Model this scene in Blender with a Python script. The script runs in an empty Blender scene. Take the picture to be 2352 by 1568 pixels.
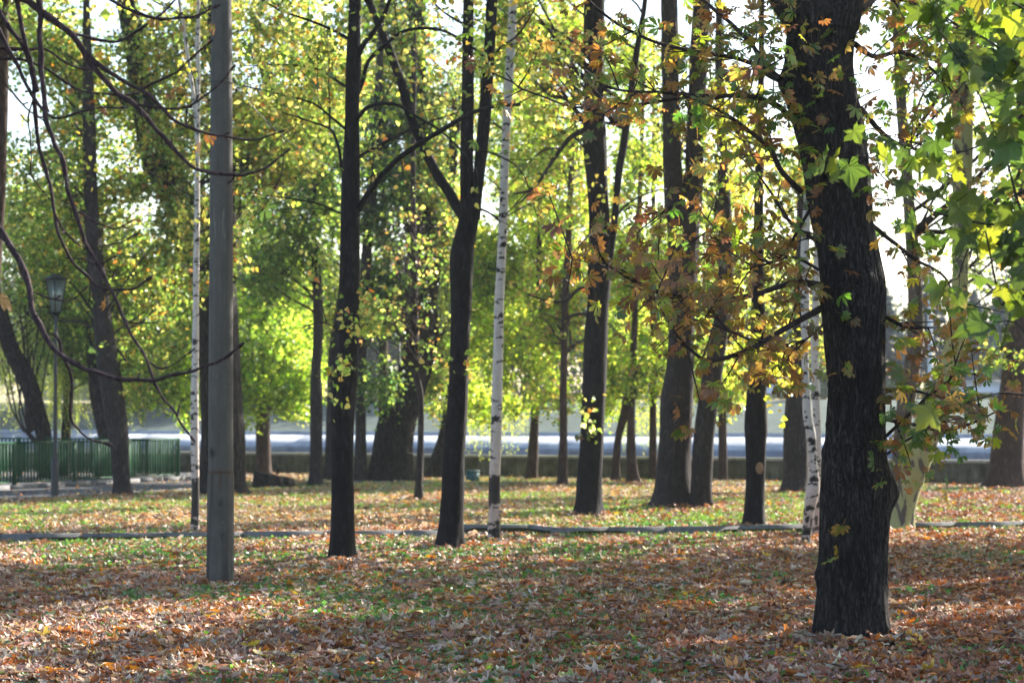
import bpy, math, random
import numpy as np
from mathutils import Vector

# ------------------------------------------------------------------ camera, world, sun, exposure
scene = bpy.context.scene
C = scene.collection
R = math.radians
FPX, HZ, CH = 5273.0, 956.0, 1.5           # focal length in photo units, horizon row, eye height
PITCH = math.atan((HZ - 784.0) / FPX)
cam = bpy.data.cameras.new('camera'); camo = bpy.data.objects.new('camera', cam); C.objects.link(camo)
cam.sensor_width = 22.3; cam.lens = 50.0; cam.clip_start = 0.1; cam.clip_end = 3000
camo.location = (0, 0, CH); camo.rotation_euler = (math.pi / 2 + PITCH, 0, 0)
cam.dof.use_dof = True; cam.dof.focus_distance = 14.0; cam.dof.aperture_fstop = 2.5; cam.dof.aperture_blades = 8
scene.camera = camo
SUN_AZ, SUN_EL = R(44), R(29)              # azimuth to the right of straight ahead
w = bpy.data.worlds.new('World'); scene.world = w; w.use_nodes = True
nt = w.node_tree; nt.nodes.clear()
sky = nt.nodes.new('ShaderNodeTexSky'); sky.sky_type = 'NISHITA'; sky.sun_disc = False
sky.sun_elevation = SUN_EL; sky.sun_rotation = SUN_AZ; sky.air_density = 1.0; sky.dust_density = 1.2; sky.ozone_density = 1.0
bg = nt.nodes.new('ShaderNodeBackground'); bg.inputs[1].default_value = 0.095
wo = nt.nodes.new('ShaderNodeOutputWorld')
nt.links.new(sky.outputs[0], bg.inputs[0]); nt.links.new(bg.outputs[0], wo.inputs[0])
sl = bpy.data.lights.new('sun', 'SUN'); sl.energy = 5.0; sl.angle = R(0.53); sl.color = (1.0, 0.93, 0.82)
so = bpy.data.objects.new('sun', sl); C.objects.link(so)
sd = Vector((math.sin(SUN_AZ) * math.cos(SUN_EL), math.cos(SUN_AZ) * math.cos(SUN_EL), math.sin(SUN_EL)))
so.rotation_euler = sd.to_track_quat('Z', 'Y').to_euler(); so.location = (30, 30, 30)
scene.view_settings.view_transform = 'Standard'; scene.view_settings.look = 'None'
scene.view_settings.exposure = 1.88; scene.view_settings.gamma = 1
cy = scene.cycles
cy.max_bounces = 8; cy.diffuse_bounces = 5; cy.glossy_bounces = 2; cy.transmission_bounces = 6; cy.transparent_max_bounces = 6
cy.volume_bounces = 0
cy.use_adaptive_sampling = True; cy.adaptive_threshold = 0.02; cy.use_denoising = True
cy.caustics_reflective = False; cy.caustics_refractive = False

rng = np.random.default_rng(7); random.seed(7)

# ------------------------------------------------------------------ helpers
def at(x, y, Y):
    """point seen at photo position (x, y) standing at depth Y"""
    cx = (x - 1176.0) / FPX; cz = (784.0 - y) / FPX
    d = (cx, math.cos(PITCH) - cz * math.sin(PITCH), math.sin(PITCH) + cz * math.cos(PITCH))
    s = Y / d[1]
    return np.array([d[0] * s, Y, CH + d[2] * s])
def gy(y, z=0.0):
    return FPX * (CH - z) / (y - HZ)
def ppm(Y): return FPX / Y

def hash3(ix, iy, iz):
    h = (ix * 374761393 + iy * 668265263 + iz * 2147483647 + 1274126177) & 0xffffffff
    h = ((h ^ (h >> 13)) * 1274126177) & 0xffffffff
    h = ((h ^ (h >> 16)) * 2246822519) & 0xffffffff
    return ((h ^ (h >> 15)) & 0xffffff) / float(0xffffff)
def vnoise(P):
    P = np.asarray(P, float); I = np.floor(P).astype(np.int64); f = P - I; f = f * f * (3 - 2 * f)
    r = 0
    for dx in (0, 1):
        for dy in (0, 1):
            for dz in (0, 1):
                wgt = (f[..., 0] if dx else 1 - f[..., 0]) * (f[..., 1] if dy else 1 - f[..., 1]) * (f[..., 2] if dz else 1 - f[..., 2])
                r = r + wgt * hash3(I[..., 0] + dx, I[..., 1] + dy, I[..., 2] + dz)
    return r
def fbm(P, o=3):
    P = np.asarray(P, float); r = 0; a = .5; s = 0
    for k in range(o):
        r = r + a * vnoise(P * 2 ** k + 17.3 * k); s += a; a *= .5
    return r / s

class Acc:
    """collects faces (all of one size k) into ONE mesh"""
    def __init__(s, k=3): s.k = k; s.V = []; s.F = []; s.Cc = []; s.n = 0
    def add(s, V, F, Cc=None):
        V = np.asarray(V, float); s.V.append(V); s.F.append(np.asarray(F, np.int64) + s.n); s.n += len(V)
        if Cc is None: Cc = np.ones((len(V), 3)) * .5
        s.Cc.append(np.broadcast_to(np.asarray(Cc, float), (len(V), 3)))
def mesh_from(name, V, F, col=None, smooth=False):
    m = bpy.data.meshes.new(name); k = F.shape[1]
    m.vertices.add(len(V)); m.vertices.foreach_set('co', V.astype(np.float32).ravel())
    m.loops.add(F.size); m.loops.foreach_set('vertex_index', F.astype(np.int32).ravel())
    m.polygons.add(len(F)); m.polygons.foreach_set('loop_start', np.arange(0, F.size, k, dtype=np.int32))
    try: m.polygons.foreach_set('loop_total', np.full(len(F), k, np.int32))
    except Exception: pass
    if smooth: m.polygons.foreach_set('use_smooth', np.ones(len(F), bool))
    if col is not None:
        a = m.color_attributes.new('col', 'FLOAT_COLOR', 'POINT')
        a.data.foreach_set('color', np.concatenate([col, np.ones((len(col), 1))], 1).astype(np.float32).ravel())
    m.update(calc_edges=True)
    return m
def link(name, mesh, mat, parent=None):
    o = bpy.data.objects.new(name, mesh); C.objects.link(o)
    if mat is not None: mesh.materials.append(mat)
    if parent is not None: o.parent = parent
    return o
def build(name, acc, mat, parent=None, smooth=False):
    V = np.concatenate(acc.V); F = np.concatenate(acc.F); Cc = np.concatenate(acc.Cc)
    if parent is not None:
        p = parent; off = np.zeros(3)
        while p is not None: off = off + np.array(p.location); p = p.parent
        V = V - off
    o = link(name, mesh_from(name, V, F, Cc, smooth), mat, parent)
    if name in ('twigs', 'crown', 'leaves', 'hanging_rods', 'upper_branches'): o['kind'] = 'stuff'
    return o
def thing(name, label, cat, loc, group=None):
    o = bpy.data.objects.new(name, None); C.objects.link(o); o.location = tuple(float(v) for v in loc)
    o.empty_display_size = .2
    o['label'] = label; o['category'] = cat
    if group: o['group'] = group
    return o
def tag(o, label=None, cat=None, group=None, kind=None):
    for k, v in (('label', label), ('category', cat), ('group', group), ('kind', kind)):
        if v: o[k] = v
    return o
QB = np.array([[0, 3, 2, 1], [4, 5, 6, 7], [0, 1, 5, 4], [1, 2, 6, 5], [2, 3, 7, 6], [3, 0, 4, 7]])
def box(acc, c, s, rz=0.0, top=1.0):
    x, y, z = [v / 2 for v in s]
    P = np.array([[-x, -y, -z], [x, -y, -z], [x, y, -z], [-x, y, -z], [-x * top, -y * top, z], [x * top, -y * top, z], [x * top, y * top, z], [-x * top, y * top, z]])
    cr, sr = math.cos(rz), math.sin(rz)
    P = np.stack([P[:, 0] * cr - P[:, 1] * sr, P[:, 0] * sr + P[:, 1] * cr, P[:, 2]], 1) + np.array(c)
    acc.add(P, QB)
def spline(P, step):
    """Catmull-Rom through the rows of P (any width), resampled"""
    P = np.asarray(P, float)
    if len(P) < 3:
        n = max(2, int(np.linalg.norm(P[-1, :3] - P[0, :3]) / step) + 1); t = np.linspace(0, 1, n)[:, None]
        return P[0] * (1 - t) + P[-1] * t
    Q = np.vstack([2 * P[0] - P[1], P, 2 * P[-1] - P[-2]]); out = []
    for i in range(1, len(Q) - 2):
        n = max(1, int(math.ceil(np.linalg.norm(Q[i + 1, :3] - Q[i, :3]) / step))); t = np.linspace(0, 1, n, endpoint=False)[:, None]
        a, b, c, d = Q[i - 1], Q[i], Q[i + 1], Q[i + 2]
        out.append(.5 * ((2 * b) + (-a + c) * t + (2 * a - 5 * b + 4 * c - d) * t ** 2 + (-a + 3 * b - 3 * c + d) * t ** 3))
    out.append(P[-1:]); return np.vstack(out)
def tube(acc, P, r, sides=8, col=None, wob=0.0):
    P = np.asarray(P, float); n = len(P); r = np.broadcast_to(np.asarray(r, float), (n,))
    T = np.gradient(P, axis=0); T /= np.linalg.norm(T, axis=1)[:, None] + 1e-9
    u = np.cross(T[0], [0.31, 0.9, 0.2]); u /= np.linalg.norm(u) + 1e-9; U = [u]
    for i in range(1, n):
        u = U[-1] - T[i] * np.dot(U[-1], T[i]); u /= np.linalg.norm(u) + 1e-9; U.append(u)
    U = np.array(U); W = np.cross(T, U); a = np.linspace(0, 2 * math.pi, sides, endpoint=False)
    rr = r[:, None] * np.ones((1, sides))
    if wob: rr = rr * (1 + wob * (rng.random((n, sides)) - .5))
    V = P[:, None, :] + rr[..., None] * (np.cos(a)[None, :, None] * U[:, None, :] + np.sin(a)[None, :, None] * W[:, None, :])
    idx = np.arange(n * sides).reshape(n, sides); nx = np.roll(idx, -1, 1)
    F = np.stack([idx[:-1], nx[:-1], nx[1:], idx[1:]], -1).reshape(-1, 4)
    e = idx[-1]; caps = [[e[0], e[i], e[i + 1], e[min(i + 2, sides - 1)]] for i in range(1, sides - 2, 2)] if sides > 3 else []
    F = np.vstack([F, np.array(caps, np.int64).reshape(-1, 4)]) if len(caps) else F
    acc.add(V.reshape(-1, 3), F, col if col is not None else None)

# ------------------------------------------------------------------ materials
def newmat(name):
    m = bpy.data.materials.new(name); m.use_nodes = True; m.node_tree.nodes.clear()
    return m, m.node_tree.nodes, m.node_tree.links
def ramp(N, L, fac, stops, const=False):
    r = N.new('ShaderNodeValToRGB'); r.color_ramp.interpolation = 'CONSTANT' if const else 'LINEAR'
    e = r.color_ramp.elements
    while len(e) < len(stops): e.new(.5)
    for i, (p, c) in enumerate(stops): e[i].position = p; e[i].color = (*c, 1) if len(c) == 3 else c
    if fac is not None: L.new(fac, r.inputs[0])
    return r
def coords(N, L, scale=(1, 1, 1), kind='Object'):
    t = N.new('ShaderNodeTexCoord'); m = N.new('ShaderNodeMapping'); m.inputs['Scale'].default_value = scale
    L.new(t.outputs[kind], m.inputs[0]); return m.outputs[0]
def noise(N, L, vec, sc, det=4, rough=.6, dist=0):
    n = N.new('ShaderNodeTexNoise'); n.inputs['Scale'].default_value = sc; n.inputs['Detail'].default_value = det
    n.inputs['Roughness'].default_value = rough; n.inputs['Distortion'].default_value = dist
    L.new(vec, n.inputs['Vector']); return n.outputs[0]
def finish(m, N, L, col, rough=.85, bump=None, bs=.5, bd=.02, spec=.3, metal=0.0):
    p = N.new('ShaderNodeBsdfPrincipled'); p.inputs['Roughness'].default_value = rough
    p.inputs['Specular IOR Level'].default_value = spec; p.inputs['Metallic'].default_value = metal
    if isinstance(col, tuple): p.inputs['Base Color'].default_value = (*col, 1)
    else: L.new(col, p.inputs['Base Color'])
    if bump is not None:
        b = N.new('ShaderNodeBump'); b.inputs['Strength'].default_value = bs; b.inputs['Distance'].default_value = bd
        L.new(bump, b.inputs['Height']); L.new(b.outputs[0], p.inputs['Normal'])
    o = N.new('ShaderNodeOutputMaterial'); L.new(p.outputs[0], o.inputs[0]); return m
def bark(name, dark, light, sc=9.0, stretch=.22, bd=.03, horiz=False, plate=.22):
    m, N, L = newmat(name)
    v = coords(N, L, (1, 1, stretch) if not horiz else (.5, .5, 3.0))
    a = noise(N, L, v, sc * 2.2, 6, .7, .4); b = noise(N, L, coords(N, L), 1.8, 4)
    wp = N.new('ShaderNodeTexNoise'); wp.inputs['Scale'].default_value = sc * .8; wp.inputs['Detail'].default_value = 3; L.new(v, wp.inputs['Vector'])
    wv = N.new('ShaderNodeVectorMath'); wv.operation = 'MULTIPLY_ADD'; L.new(wp.outputs['Color'], wv.inputs[0]); wv.inputs[1].default_value = (.16, .16, .16); L.new(v, wv.inputs[2])
    vo = N.new('ShaderNodeTexVoronoi'); vo.feature = 'DISTANCE_TO_EDGE'; vo.inputs['Scale'].default_value = sc * 1.5; L.new(wv.outputs[0], vo.inputs['Vector'])
    fz = N.new('ShaderNodeMapRange'); fz.inputs['From Max'].default_value = .22; L.new(vo.outputs[0], fz.inputs[0])
    mx = N.new('ShaderNodeMath'); mx.operation = 'MULTIPLY_ADD'; L.new(fz.outputs[0], mx.inputs[0]); mx.inputs[1].default_value = plate
    ah = N.new('ShaderNodeMath'); ah.operation = 'MULTIPLY'; L.new(a, ah.inputs[0]); ah.inputs[1].default_value = 1.35 - plate; L.new(ah.outputs[0], mx.inputs[2])
    r = ramp(N, L, mx.outputs[0], [(.5, dark), (.76, tuple(d * .6 + l * .4 for d, l in zip(dark, light))), (.98, tuple(l * 1.5 for l in light))])
    r2 = ramp(N, L, b, [(.3, (.55, .55, .52)), (.7, (1.25, 1.2, 1.15))])
    g = N.new('ShaderNodeMix'); g.data_type = 'RGBA'; g.blend_type = 'MULTIPLY'; g.inputs[0].default_value = .7
    r2 = ramp(N, L, b, [(.3, (.55, .55, .52)), (.7, (1.25, 1.2, 1.15))])
    L.new(r.outputs[0], g.inputs[6]); L.new(r2.outputs[0], g.inputs[7])
    at_ = N.new('ShaderNodeAttribute'); at_.attribute_name = 'col'
    g2 = N.new('ShaderNodeMix'); g2.data_type = 'RGBA'; g2.blend_type = 'MULTIPLY'; g2.inputs[0].default_value = 1
    sc2 = N.new('ShaderNodeVectorMath'); sc2.operation = 'SCALE'; sc2.inputs['Scale'].default_value = 2.0; L.new(at_.outputs['Color'], sc2.inputs[0])
    L.new(g.outputs[2], g2.inputs[6]); L.new(sc2.outputs[0], g2.inputs[7])
    return finish(m, N, L, g2.outputs[2], .9, mx.outputs[0], .9, bd, .2)
def leafmat(name, trans=.55, gloss=.04, tv=2.25, rough=.4):
    m, N, L = newmat(name)
    a = N.new('ShaderNodeAttribute'); a.attribute_name = 'col'
    d = N.new('ShaderNodeBsdfDiffuse'); t = N.new('ShaderNodeBsdfTranslucent'); g = N.new('ShaderNodeBsdfGlossy')
    g.inputs['Roughness'].default_value = rough; g.inputs['Color'].default_value = (.9, .95, 1, 1)
    h = N.new('ShaderNodeHueSaturation'); h.inputs['Saturation'].default_value = 1.08; h.inputs['Value'].default_value = tv
    L.new(a.outputs['Color'], d.inputs[0]); L.new(a.outputs['Color'], h.inputs['Color']); L.new(h.outputs[0], t.inputs[0])
    x = N.new('ShaderNodeMixShader'); x.inputs[0].default_value = trans; L.new(d.outputs[0], x.inputs[1]); L.new(t.outputs[0], x.inputs[2])
    y = N.new('ShaderNodeMixShader'); y.inputs[0].default_value = gloss; L.new(x.outputs[0], y.inputs[1]); L.new(g.outputs[0], y.inputs[2])
    o = N.new('ShaderNodeOutputMaterial'); L.new(y.outputs[0], o.inputs[0]); return m
def attrmat(name, rough=.8, bumpsc=30, bd=.004, spec=.3, var=.25):
    m, N, L = newmat(name)
    a = N.new('ShaderNodeAttribute'); a.attribute_name = 'col'
    n = noise(N, L, coords(N, L), bumpsc, 5); r = ramp(N, L, n, [(.3, (1 - var,) * 3), (.7, (1 + var,) * 3)])
    g = N.new('ShaderNodeMix'); g.data_type = 'RGBA'; g.blend_type = 'MULTIPLY'; g.inputs[0].default_value = 1
    L.new(a.outputs['Color'], g.inputs[6]); L.new(r.outputs[0], g.inputs[7])
    return finish(m, N, L, g.outputs[2], rough, n, .6, bd, spec)
def plain(name, c, rough=.5, sc=20, var=.2, bd=.002, spec=.4, metal=0, stretch=(1, 1, 1)):
    m, N, L = newmat(name)
    n = noise(N, L, coords(N, L, stretch), sc, 5)
    r = ramp(N, L, n, [(.3, tuple(v * (1 - var) for v in c)), (.7, tuple(v * (1 + var) for v in c))])
    return finish(m, N, L, r.outputs[0], rough, n, .5, bd, spec, metal)

M = {}
M['chestnut_bark'] = bark('chestnut_bark', (.006, .005, .005), (.062, .054, .052), 22, .22, .03, plate=.3)
M['dark_bark'] = bark('dark_bark', (.009, .008, .009), (.036, .032, .035), 12, .35, .01, plate=.08)
M['smooth_bark'] = bark('smooth_bark', (.018, .017, .018), (.075, .07, .07), 5, .9, .008)
M['grey_bark'] = bark('grey_bark', (.022, .018, .018), (.075, .062, .062), 14, .25, .015, plate=.18)
M['brown_bark'] = bark('brown_bark', (.035, .022, .017), (.12, .078, .06), 14, .2, .015, plate=.15)
M['ridged_bark'] = bark('ridged_bark', (.008, .007, .006), (.055, .045, .04), 15, .15, .05, plate=.4)
M['pale_bark'] = bark('pale_bark', (.10, .085, .08), (.20, .17, .155), 8, .4, .006, plate=.08)
M['birch_bark'] = attrmat('birch_bark', .6, 25, .003, .3, .12)
M['twig'] = bark('twig_bark', (.02, .015, .015), (.07, .05, .05), 30, .3, .003)
M['purple_twig'] = bark('purple_twig_bark', (.03, .018, .022), (.10, .065, .07), 25, .35, .003)
M['leaf'] = leafmat('leaf')
M['leaf_far'] = leafmat('leaf_far', .3, .03, 1.0)
M['leaf_near'] = leafmat('leaf_near', .42, .025, 1.6, .45)
M['leaf_chestnut'] = leafmat('leaf_chestnut', .5, .04, 2.0)
M['dead_leaf'] = leafmat('dead_leaf', .22, .06, 1.4, .55)
M['grass'] = leafmat('grass_blade', .4, .05, 1.5)
M['green_paint'] = plain('green_paint', (.006, .06, .022), .65, spec=.15)
M['lamp_metal'] = plain('lamp_metal', (.045, .042, .045), .6)
M['black_metal'] = plain('black_metal', (.012, .012, .013), .5)
M['teal_paint'] = plain('teal_paint', (.03, .10, .11), .5)
M['asphalt'] = plain('asphalt', (.07, .07, .075), .9, 60, .3, .004, .2)
M['kerb'] = plain('kerb_concrete', (.15, .15, .155), .9, 14, .3, .005, .2)
M['white_car'] = plain('white_car_paint', (.6, .6, .62), .2, 3, .03, 0, .6)
M['car_glass'] = plain('car_glass', (.02, .025, .03), .05, 3, .03, 0, .8)
M['rubber'] = plain('rubber', (.015, .015, .015), .8)
M['white_paint'] = plain('white_paint', (.6, .62, .64), .5)
M['plaster'] = plain('plaster', (.55, .50, .46), .9, 2, .08)
M['roof'] = plain('roof_sheet', (.22, .2, .2), .8)
M['scar'] = plain('cut_wood', (.24, .15, .09), .8, 40)
M['water'] = plain('river_water', (.03, .05, .06), .08, 2, .1, .02, .5)

def concrete_wall():
    m, N, L = newmat('wall_concrete')
    n1 = noise(N, L, coords(N, L, (1, 1, 1)), 2.2, 6, .7); n2 = noise(N, L, coords(N, L, (3, 3, .35)), 3.5, 5, .7, 1)
    r1 = ramp(N, L, n1, [(.32, (.05, .048, .035)), (.5, (.13, .12, .09)), (.72, (.25, .22, .17))])
    r2 = ramp(N, L, n2, [(.35, (.45, .45, .4)), (.65, (1.15, 1.12, 1.05))])
    g = N.new('ShaderNodeMix'); g.data_type = 'RGBA'; g.blend_type = 'MULTIPLY'; g.inputs[0].default_value = .9
    L.new(r1.outputs[0], g.inputs[6]); L.new(r2.outputs[0], g.inputs[7])
    return finish(m, N, L, g.outputs[2], .95, n1, .6, .01, .15)
M['wall_concrete'] = concrete_wall()
M['coping'] = plain('coping_concrete', (.34, .32, .28), .9, 8, .3, .004, .2)
def far_wall(name, base, stain):
    m, N, L = newmat(name)
    n = noise(N, L, coords(N, L, (1, 1, 3)), .5, 6, .7); v = noise(N, L, coords(N, L, (2, 2, .1)), 1.2, 4, .6)
    r = ramp(N, L, n, [(.38, stain), (.5, base)]); r2 = ramp(N, L, v, [(.4, (.75, .78, .82)), (.6, (1, 1, 1))])
    g = N.new('ShaderNodeMix'); g.data_type = 'RGBA'; g.blend_type = 'MULTIPLY'; g.inputs[0].default_value = .8
    L.new(r.outputs[0], g.inputs[6]); L.new(r2.outputs[0], g.inputs[7])
    return finish(m, N, L, g.outputs[2], .9, None, spec=.2)
M['far_white'] = far_wall('far_white_concrete', (.40, .43, .47), (.22, .25, .3))
M['far_grey'] = far_wall('far_grey_concrete', (.20, .24, .32), (.14, .18, .25))
def groundmat():
    m, N, L = newmat('soil')
    n = noise(N, L, coords(N, L), .9, 5, .7); f = noise(N, L, coords(N, L), 30, 6, .7)
    r = ramp(N, L, n, [(.38, (.035, .027, .02)), (.55, (.045, .05, .018)), (.7, (.05, .075, .02))])
    r2 = ramp(N, L, f, [(.3, (.5, .5, .5)), (.7, (1.5, 1.4, 1.3))])
    g = N.new('ShaderNodeMix'); g.data_type = 'RGBA'; g.blend_type = 'MULTIPLY'; g.inputs[0].default_value = 1
    L.new(r.outputs[0], g.inputs[6]); L.new(r2.outputs[0], g.inputs[7])
    return finish(m, N, L, g.outputs[2], 1, f, .8, .02, .1)
M['soil'] = groundmat()
M['far_grass'] = plain('far_bank_grass', (.075, .10, .085), 1, 1.5, .3, .02, .1)
def pole_mat():
    m, N, L = newmat('pole_concrete')
    n = noise(N, L, coords(N, L, (1, 1, .4)), 5, 6, .7); s = noise(N, L, coords(N, L), 90, 2, .5)
    r = ramp(N, L, n, [(.3, (.072, .067, .060)), (.7, (.122, .114, .102))])
    sp = ramp(N, L, s, [(.70, (0, 0, 0)), (.74, (1, 1, 1))])
    g = N.new('ShaderNodeMix'); g.data_type = 'RGBA'; g.inputs[7].default_value = (.3, .29, .27, 1)
    L.new(sp.outputs[0], g.inputs[0]); L.new(r.outputs[0], g.inputs[6])
    a = N.new('ShaderNodeAttribute'); a.attribute_name = 'col'
    sc2 = N.new('ShaderNodeVectorMath'); sc2.operation = 'SCALE'; sc2.inputs['Scale'].default_value = 2.0; L.new(a.outputs['Color'], sc2.inputs[0])
    g2 = N.new('ShaderNodeMix'); g2.data_type = 'RGBA'; g2.blend_type = 'MULTIPLY'; g2.inputs[0].default_value = 1
    L.new(g.outputs[2], g2.inputs[6]); L.new(sc2.outputs[0], g2.inputs[7])
    return finish(m, N, L, g2.outputs[2], .85, s, .4, .003, .3)
M['pole'] = pole_mat()
def plane_bark():
    m, N, L = newmat('plane_bark')
    n = noise(N, L, coords(N, L, (1, 1, .45)), 3.4, 3, .55, 1.0)
    r = ramp(N, L, n, [(0, (.10, .085, .075)), (.42, (.11, .09, .08)), (.435, (.30, .29, .16)), (.5, (.34, .32, .15)), (.57, (.36, .35, .2)), (.585, (.13, .115, .10)), (1, (.11, .10, .09))])
    a = N.new('ShaderNodeAttribute'); a.attribute_name = 'col'
    sc2 = N.new('ShaderNodeVectorMath'); sc2.operation = 'SCALE'; sc2.inputs['Scale'].default_value = 2.0; L.new(a.outputs['Color'], sc2.inputs[0])
    g2 = N.new('ShaderNodeMix'); g2.data_type = 'RGBA'; g2.blend_type = 'MULTIPLY'; g2.inputs[0].default_value = 1
    L.new(r.outputs[0], g2.inputs[6]); L.new(sc2.outputs[0], g2.inputs[7])
    return finish(m, N, L, g2.outputs[2], .8, n, .4, .01, .2)
M['plane_bark'] = plane_bark()
def glassmat():
    m, N, L = newmat('lantern_glass')
    t = N.new('ShaderNodeBsdfTranslucent'); t.inputs[0].default_value = (.75, .8, .78, 1)
    p = N.new('ShaderNodeBsdfTransparent'); p.inputs[0].default_value = (.8, .85, .83, 1)
    g = N.new('ShaderNodeBsdfGlossy'); g.inputs['Roughness'].default_value = .1
    x = N.new('ShaderNodeMixShader'); x.inputs[0].default_value = .45; L.new(t.outputs[0], x.inputs[1]); L.new(p.outputs[0], x.inputs[2])
    y = N.new('ShaderNodeMixShader'); y.inputs[0].default_value = .12; L.new(x.outputs[0], y.inputs[1]); L.new(g.outputs[0], y.inputs[2])
    o = N.new('ShaderNodeOutputMaterial'); L.new(y.outputs[0], o.inputs[0]); return m
M['glass'] = glassmat()

# ------------------------------------------------------------------ the setting
KN = np.array([[-9999, 27.2], [0, 27.2], [480, 27.9], [1529, 29.0], [1830, 29.5], [2352, 30.7], [9999, 33]])
KF = np.array([[-9999, 28.3], [0, 28.45], [925, 29.35], [1012, 29.5], [1034, 31.1], [1210, 31.0], [1268, 30.15], [1529, 30.35], [2352, 32.0], [9999, 35]])
KE = np.array([[-9999, 40], [33, 41], [437, 46.5], [800, 51.5], [1200, 51.0], [1500, 49.5], [2352, 46.8], [9999, 44]])
def at_line(K, X):
    """depth of a line, given by (photo column, depth) knots, at world X"""
    X = np.asarray(X, float); kx = (K[:, 0] - 1176) / FPX * K[:, 1]
    kx[0], kx[-1] = -60, 60
    return np.interp(X, kx, K[:, 1])
def wallY(X): return 57.0 - .63 * X
XS = np.unique(np.concatenate([np.linspace(-60, 60, 121), np.linspace(-3, 1.5, 91)]))
yn, yf = at_line(KN, XS), at_line(KF, XS)
rows = [(np.full_like(XS, -30.), 0), (np.full_like(XS, 5.), 0), (np.full_like(XS, 20.), 0), (yn - .002, 0), (yn, -.08), (yf, -.08), (yf + .002, 0.0),
        (yf * .5 + .5 * np.minimum(40., wallY(XS) - 2), 0.0), (np.maximum(wallY(XS) + .25, yf + 1.), 0.0), (np.maximum(wallY(XS) + .26, yf + 1.01), -4.0),
        (np.maximum(wallY(XS) + 80, yf + 3.), -4.0)]
g = Acc(4); n = len(XS)
G = np.concatenate([np.stack([XS, y, np.full(n, float(z))], 1) for y, z in rows])
idx = np.arange(len(rows) * n).reshape(len(rows), n)
g.add(G, np.stack([idx[:-1, :-1], idx[:-1, 1:], idx[1:, 1:], idx[1:, :-1]], -1).reshape(-1, 4))
tag(build('ground', g, M['soil']), kind='structure')
def strip(name, la, lb, z, mat, X=XS):
    a = Acc(4); n = len(X)
    V = np.concatenate([np.stack([X, la, np.full(n, z)], 1), np.stack([X, lb, np.full(n, z)], 1)])
    i = np.arange(n - 1); a.add(V, np.stack([i, i + 1, i + 1 + n, i + n], 1))
    return tag(build(name, a, mat), kind='structure')
strip('path', yn + .001, yf - .001, -.074, M['asphalt'])
XR = XS[(XS > -26) & (XS < 22)]
strip('riverside_path', at_line(KE, XR), np.maximum(wallY(XR) - .3, at_line(KE, XR) + .5), .006, M['asphalt'], XR)
def kerbs(name, K, side, h0, h1, x0, x1, th=.09):
    a = Acc(4); pts = np.stack([XS, at_line(K, XS)], 1)
    kx = (K[:, 0] - 1176) / FPX * K[:, 1]; kx[0], kx[-1] = -60, 60
    P = np.stack([kx, K[:, 1]], 1); P = P[(P[:, 0] > x0) & (P[:, 0] < x1)]
    P = np.vstack([[x0, at_line(K, x0)], P, [x1, at_line(K, x1)]])
    for p, q in zip(P[:-1], P[1:]):
        d = q - p; Ln = np.linalg.norm(d); m = max(1, round(Ln / 1.0)); ang = math.atan2(d[1], d[0])
        for k in range(m):
            c = p + d * (k + .5) / m + np.array([-math.sin(ang), math.cos(ang)]) * side * (th / 2 + .003)
            j = rng.normal(0, .004)
            box(a, (c[0], c[1] + j, (h0 + h1) / 2 + rng.normal(0, .003)), (Ln / m - .012, th, h1 - h0), ang + rng.normal(0, .006))
    return tag(build(name, a, M['kerb']), kind='structure')
kerbs('near_path_kerb', KN, -1, -.12, .012, -14, 14)
kerbs('far_path_kerb', KF, 1, -.12, .048, -14, 14)
kerbs('riverside_kerb', KE, -1, -.02, .05, -14, 14)
# far bank of the river
def farY(X, Y0): return Y0 - .63 * X
XF = np.linspace(-120, 120, 49)
a = Acc(4); prof = [(122.4, .62), (128, 1.2), (138, 2.42), (150, 2.5), (300, 3), (400, 3)]
V = np.concatenate([np.stack([XF if y < 400 else XF * 2, farY(XF, y) if y < 400 else np.full(49, 400.), np.full(49, float(z))], 1) for y, z in prof])
i = np.arange(len(prof) * 49).reshape(len(prof), 49)
a.add(V, np.stack([i[:-1, :-1], i[:-1, 1:], i[1:, 1:], i[1:, :-1]], -1).reshape(-1, 4))
tag(build('far_bank', a, M['far_grass']), kind='structure')
a = Acc(4)
V = np.concatenate([np.stack([XF, farY(XF, y), np.full(49, z)], 1) for y, z in ((139.5, 2.47), (147, 2.50))]); i = np.arange(48)
a.add(V, np.stack([i, i + 1, i + 50, i + 49], 1)); tag(build('far_street', a, M['asphalt']), kind='structure')
a = Acc(4)
V = np.concatenate([np.stack([XF, farY(XF, y), np.full(49, -2.6)], 1) for y in (57.3, 121)])
a.add(V, np.stack([i, i + 1, i + 50, i + 49], 1)); tag(build('river_water', a, M['water']), kind='structure')
WA = math.atan(-.63)
def along(acc, Y0, x0, x1, th, z0, z1, off=0., seg=None):
    L_ = (x1 - x0) / math.cos(WA); m = 1 if seg is None else max(1, int(L_ / seg))
    for k in range(m):
        xc = x0 + (x1 - x0) * (k + .5) / m; nrm = np.array([-math.sin(WA), math.cos(WA)])
        c = np.array([xc, farY(xc, Y0)]) + nrm * off
        box(acc, (c[0], c[1], (z0 + z1) / 2), (L_ / m - (.015 if seg else 0), th, z1 - z0), WA)
t = thing('river_embankment', 'long pale concrete embankment across the river with white band above grey', 'embankment', (0, 120, -3))
a = Acc(4); along(a, 120, -110, 110, 1.0, -3, -.15); build('lower_wall', a, M['far_grey'], t)
a = Acc(4); nrm = np.array([-math.sin(WA), math.cos(WA)]); L_ = 220 / math.cos(WA) / 45
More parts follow.
